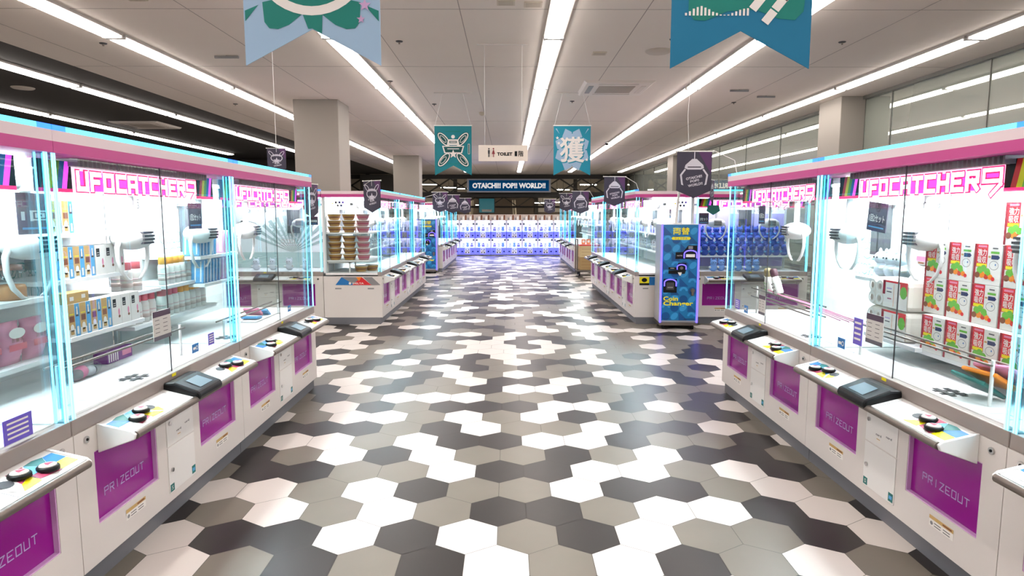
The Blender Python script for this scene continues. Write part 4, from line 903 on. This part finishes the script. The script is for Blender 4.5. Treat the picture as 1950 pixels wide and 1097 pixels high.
# ------------------------------------------------------------------ pennants along the machine rows
PEN = mat('pennant_plum', '3f3c50', .6, noise=.35, scale=5); PENP = mat('pennant_purple', '55305f', .6); PLN = mat('pennant_line', 'd6d4e0', .6)
def pennant(label, x, y, z, rz=0, sc=1.0, face=0):
    t = thing('pennant', label, 'pennant', (x, y, z), rz); t.scale = (sc, sc, sc)
    P = [(-.235, .5), (-.235, -.02), (0, -.12), (.235, -.02), (.235, .5)]
    c_ = MB().prism(P, -.003, .003, PEN).build('cloth', t)
    m = MB().poly([(.05, .495), (.23, .495), (.23, .2)], -.0035, PENP)
    for mm in (1, -1):
        yy = -.0045 * mm
        m.rect(-.006, .006, .4, .5, yy, PLN)
        if face == 0:
            m.poly([(-.03, .4), (.03, .4), (.12, .32), (.13, .28), (.09, .26), (-.09, .26), (-.13, .28), (-.12, .32)], yy, PLN).rect(-.09, .09, .285, .30, yy * 1.1, PEN)
            for s_ in (-1, 1): m.poly([(s_ * .11, .26), (s_ * .13, .27), (s_ * .19, .19), (s_ * .17, .06), (s_ * .14, .05), (s_ * .15, .08), (s_ * .165, .185)], yy, PLN)
        else:
            m.ring(0, .25, .15, .1, .02, yy, PLN, 20).star(0, .18, .09, yy * 1.1, PLN).rect(-.1, .1, .3, .34, yy, PLN)
            for s_ in (-1, 1): m.ring(s_ * .13, .36, .09, .04, .014, yy, PLN, 16, s_ * .8)
        if mm == 1: m.text('OTAICHI!!', .0, .155, .22, .036, yy * 1.3, PLN, .03, .2).text('POP!!', .01, .11, .12, .034, yy * 1.3, PLN, .03, .2).text('WORLD!!', .02, .06, .2, .036, yy * 1.3, PLN, .03, .2)
    m.build('print', c_)
    MB().cyl((-.25, 0, .5), (.25, 0, .5), .008, WHITE2, 8).ell((-.25, 0, .5), .014, .014, .014, WHITE2, 8, 6).ell((.25, 0, .5), .014, .014, .014, WHITE2, 8, 6).build('rod', t)
    return t
def cordline(label, pts, r=.003, nm='support_cord'):
    o = MB().tube(pts, r, WHITE2, 6).build(nm); return tag(o, label, 'cord')
pennant('plum pennant with a claw drawing above the blue coin changer', 2.50, 8.80, 1.93, 0, 1.0)
cordline('white cord from the ceiling to the claw pennant above coin changer', [(2.42, 8.8, 2.44), (2.4, 8.82, 2.9), (2.43, 8.85, 3.43)])
cordline('white cord from claw pennant down to header of near right machine', [(2.75, 8.78, 2.44), (2.35, 6.8, 2.15), (1.99, 5.69, 1.95)])
o = MB().cyl((2.33, 9.02, 1.462), (2.33, 9.02, 1.475), .09, WHITE2, 16).cyl((2.33, 9.02, 1.47), (2.36, 8.99, 1.96), .018, WHITE2, 10).build('pennant_pole'); tag(o, 'white pole standing on the tall coin changer behind a pennant', 'pole')
for l, x, y, z, rz, sc, fc in (('plum claw pennant at the header of middle right machine', 1.62, 9.95, 1.80, R(12), .72, 0), ('dark pennant at the near corner of the middle left row', -1.92, 9.2, 1.70, R(-35), .72, 1),
        ('dark pennant seen edge-on at the end of the near left row', -1.80, 5.98, 1.62, R(80), .5, 1), ('small plum pennant tucked behind the claw pennant', 2.86, 9.15, 1.82, R(60), .5, 0),
        ('round-faced pennant at the far end of the middle left row', -1.53, 14.6, 1.72, 0, .72, 1), ('claw pennant over the far left row, nearer one', -1.42, 16.6, 1.70, 0, .75, 0), ('claw pennant over the far left row, farther one', -1.24, 18.6, 1.68, 0, .72, 0),
        ('small round-faced pennant over the back of the aisle, right', 1.22, 19.2, 1.68, 0, .68, 1), ('round-faced pennant over the far right row', 1.50, 16.8, 1.75, 0, .74, 1), ('largest claw pennant over the far right row', 1.72, 15.5, 1.70, R(8), .86, 0),
        ('dark pennant above the near left row beside the pillar', -2.43, 6.9, 2.08, R(10), .4, 1)): pennant(l, x, y, z, rz, sc, fc)
for l, p in (('white stay holding the claw pennant of the middle right row', [(1.79, 9.98, 2.16), (1.9, 9.7, 2.05), (1.86, 9.33, 1.945)]), ('white stay of the pennant at middle left row corner', [(-1.92, 9.2, 2.07), (-2.05, 9.27, 2.0), (-2.0, 9.33, 1.945)]), ('white stay at the far end of the middle left row', [(-1.53, 14.6, 2.09), (-1.7, 14.4, 2.0), (-1.86, 14.2, 1.945)]), ('white stay over the far right row', [(1.50, 16.8, 2.13), (1.7, 17.3, 2.05), (1.86, 17.82, 1.945)])): cordline(l, p)
for l, x, y, z, sc, e in (('cord of the nearer claw pennant over far left row', -1.42, 16.6, 1.70, .75, (-1.84, 17.82, 1.945)), ('cord of the farther claw pennant over far left row', -1.24, 18.6, 1.68, .72, (-1.82, 18.9, 1.945)),
        ('cord of the small round-faced pennant at the back', 1.22, 19.2, 1.68, .68, (1.82, 19.4, 1.945)), ('cord of the largest claw pennant over far right row', 1.72, 15.5, 1.70, .86, (1.86, 14.2, 1.945))):
    s_ = -1 if x < 0 else 1; cordline(l, [(x + s_ * .25 * sc, y, z + .5 * sc), e])
cordline('cord of the dark pennant beside the near pillar', [(-2.43, 6.9, 2.28), (-2.45, 6.95, CEIL)])

# ------------------------------------------------------------------ roof truss and shop sign at the end of the hall
STL = mat('truss_grey', '3a3836', .6); SBLUE = mat('board_blue', '0a66ac', .85, spec=.1)
t = thing('roof_truss', 'dark grey lattice truss spanning the end of the hall', 'truss', (0, 31.1, 0))
MB().box(-9, 5.6, -.12, .12, 3.24, 3.44, STL).build('top_chord', t); MB().box(-9, 5.6, -.12, .12, 2.40, 2.62, STL).build('bottom_chord', t)
m = None
for i in range(14):
    x = -9 + i * 1.04
    for a, b_ in (((x, 2.6), (x + 1.04, 3.26)), ((x, 3.26), (x + 1.04, 2.6))):
        m = MB().prism([(a[0] - .06, a[1]), (a[0] + .06, a[1]), (b_[0] + .06, b_[1]), (b_[0] - .06, b_[1])], -.05, .05, STL); m.build('brace', t)
t = thing('roof_truss', 'second, lower zigzag truss behind the shop sign', 'truss', (0, 34, 0))
MB().box(-9, 5.6, -.1, .1, 2.42, 2.55, STL).build('top_chord', t); MB().box(-9, 5.6, -.1, .1, 1.9, 2.0, STL).build('bottom_chord', t)
for i in range(20):
    x = -9 + i * .73; z = (1.96, 2.46) if i % 2 else (2.46, 1.96)
    MB().prism([(x - .04, z[0]), (x + .04, z[0]), (x + .77, z[1]), (x + .69, z[1])], -.04, .04, STL).build('brace', t)
t = thing('shop_sign', 'long blue sign reading OTAICHI!! POP!! WORLD!! on the truss', 'sign', (.03, 30.4, 2.9))
MB().box(-1.95, 1.95, 0, .15, -.31, .31, mat('sign_rim', 'aab0be', .4)).build('frame', t)
MB().box(-1.86, 1.86, -.02, 0, -.25, .25, SBLUE).build('board', t)
MB().text('OTAICHI!! POP!! WORLD!!', 0, 0, 3.4, .25, -.023, mat('sign_letter', 'ffffff', .4, emit=.5), .042).build('lettering', t)
for x in (-1.7, 1.7): MB().box(x - .03, x + .03, .15, .6, .1, .16, STL).build('bracket', t)
PANEL = mat('dark_panel', '47443f', .7)
for l, x0, x1 in (('left', -6.9, -5.2), ('right', 4.75, 5.58)): tag(MB().box(x0, x1, 30.5, 30.8, 2.35, 3.4, PANEL).build('bulkhead_panel', bevel=.01), 'plain dark grey panel at the %s end of the truss' % l, 'panel')
# hall beyond: hanging lamps, poles, screens
BL = mat('far_lamp', 'ffffff', .5, emit=85, ecol='fff2dc')
for i, (x, y, z) in enumerate(((-6.5, 36, 3.6), (-4.6, 38, 3.3), (-3.2, 35, 3.0), (-2.6, 39, 3.1), (1.9, 36, 2.2), (3.2, 38, 3.0), (4.4, 36, 3.2), (4.9, 39, 2.7), (-5.6, 39, 2.6), (2.9, 39, 2.3), (-1.4, 37, 2.1), (3.9, 35.6, 2.5))):
    t = thing('pendant_lamp', '%s lit tube lamp hanging in the dark hall beyond, from left' % ORD[[7, 3, 4, 5, 6, 8, 10, 11, 2, 7, 6, 9][i]], 'lamp', (x, y, z), R(20 * (i % 3)), 'lamps in the dark hall')
    MB().box(-.45, .45, -.06, .06, -.03, 0, BL).build('tube', t); MB().box(-.47, .47, -.07, .07, 0, .05, DARK).build('housing', t); MB().cyl((0, 0, .05), (0, 0, 4.6 - z), .01, DARK, 6).build('stem', t)
for x in (-2.2, .45): tag(MB().cyl((x, 36, 0), (x + (.2 if x < 0 else -.15), 36, 2.35), .1, mat('post_cream', 'c9bda8', .6), 12).build('slanted_post'), 'pale slanted post standing beyond the back row, %s' % ('left' if x < 0 else 'right of centre'), 'post')
t = thing('display_board', 'teal display screen with a white strip beyond the back row', 'screen', (-1.1, 33.2, 0))
MB().box(-.42, .42, 0, .12, 1.62, 2.4, DARK).build('frame', t); MB().box(-.38, .38, -.01, 0, 1.66, 2.36, mat('teal_screen', '2c6f78', .3, emit=.5)).rect(-.25, .25, 1.7, 1.82, -.012, PRINTW).build('screen', t)
MB().box(-.08, .08, .02, .1, 0, 1.62, DARK).build('post', t)

# ------------------------------------------------------------------ trolley with cardboard boxes behind the far right row
CARD = mat('cardboard', 'a98a5c', .8, noise=.15); CREAM = mat('crate_cream', 'c8b083', .7)
t = thing('trolley', 'grey hand trolley loaded with parcels beside far right row', 'trolley', (1.78, 16.6, 0))
MB().box(0, .62, 0, .5, .12, .15, STEEL).build('deck', t)
for y in (.03, .47): MB().cyl((.0, y, .13), (.0, y, .95), .018, STEEL, 10).build('upright', t)
MB().cyl((.0, .03, .94), (.0, .47, .94), .018, STEEL, 10).build('handle', t)
for x in (.06, .56):
    for y in (.07, .43): MB().cyl((x - .015, y, .06), (x + .015, y, .06), .06, BLACK, 14).box(x - .02, x + .02, y - .012, y + .012, .06, .12, STEEL).build('caster', t)
for k, (z0, z1, c_, l) in enumerate(((.152, .48, CARD, 'brown cardboard parcel lying on the trolley deck'), (.482, .78, CREAM, 'cream crate stacked on the brown parcel of the trolley'))):
    o = thing('parcel', l, 'parcel', (1.84, 16.64, z0)); MB().box(0, .5, 0, .4, 0, z1 - z0, c_).build('carton', o, bevel=.006)
    m = MB().box(.2, .3, -.001, .401, z1 - z0, z1 - z0 + .001, mat('parcel_tape', 'cfc09a', .4))
    for i in range(3): m.rect(.05, .45, .05 + i * .08, .055 + i * .08, -.001, BROWN)
    m.build('tape', o)
o = tag(MB().box(1.83, 2.36, 16.63, 17.05, .782, .81, RED).box(1.85, 2.34, 16.65, 17.03, .81, .815, PRINTW).build('red_tray'), 'flat red tray on top of the trolley load', 'tray')
for i in range(3):
    o = thing('orange_packet', '%s orange packet from left standing in the red tray' % ORD[i], 'packet', (1.95 + i * .13, 16.8, .815)); MB().box(-.05, .05, -.03, .03, 0, .13, mat('packet_orange', 'e07a4a', .5)).build('wrapper', o, bevel=.01); MB().rect(-.03, .03, .04, .1, -.031, PRINTW).build('label', o)
# clear prize lying in the tray of the near right machine
t = thing('clear_pack', 'clear plastic egg-box pack lying in a purple prize outlet', 'prize', (1.965, 4.05 - 1.25, .275), RROT)
t.location = (1.93 + .05, 5.70 - 1.29, .275)
m = MB().box(-.2, .2, -.028, .028, 0, .03, GLASS); m.build('shell', t)
m = MB()
for i in range(7): m.ell((-.165 + i * .055, 0, .035), .022, .022, .02, mat('smoky_grey', '77747c', .25), 10, 6)
m.build('bumps', t)
for o in COL.objects:
    if 'group' in o and o.parent: del o['group']
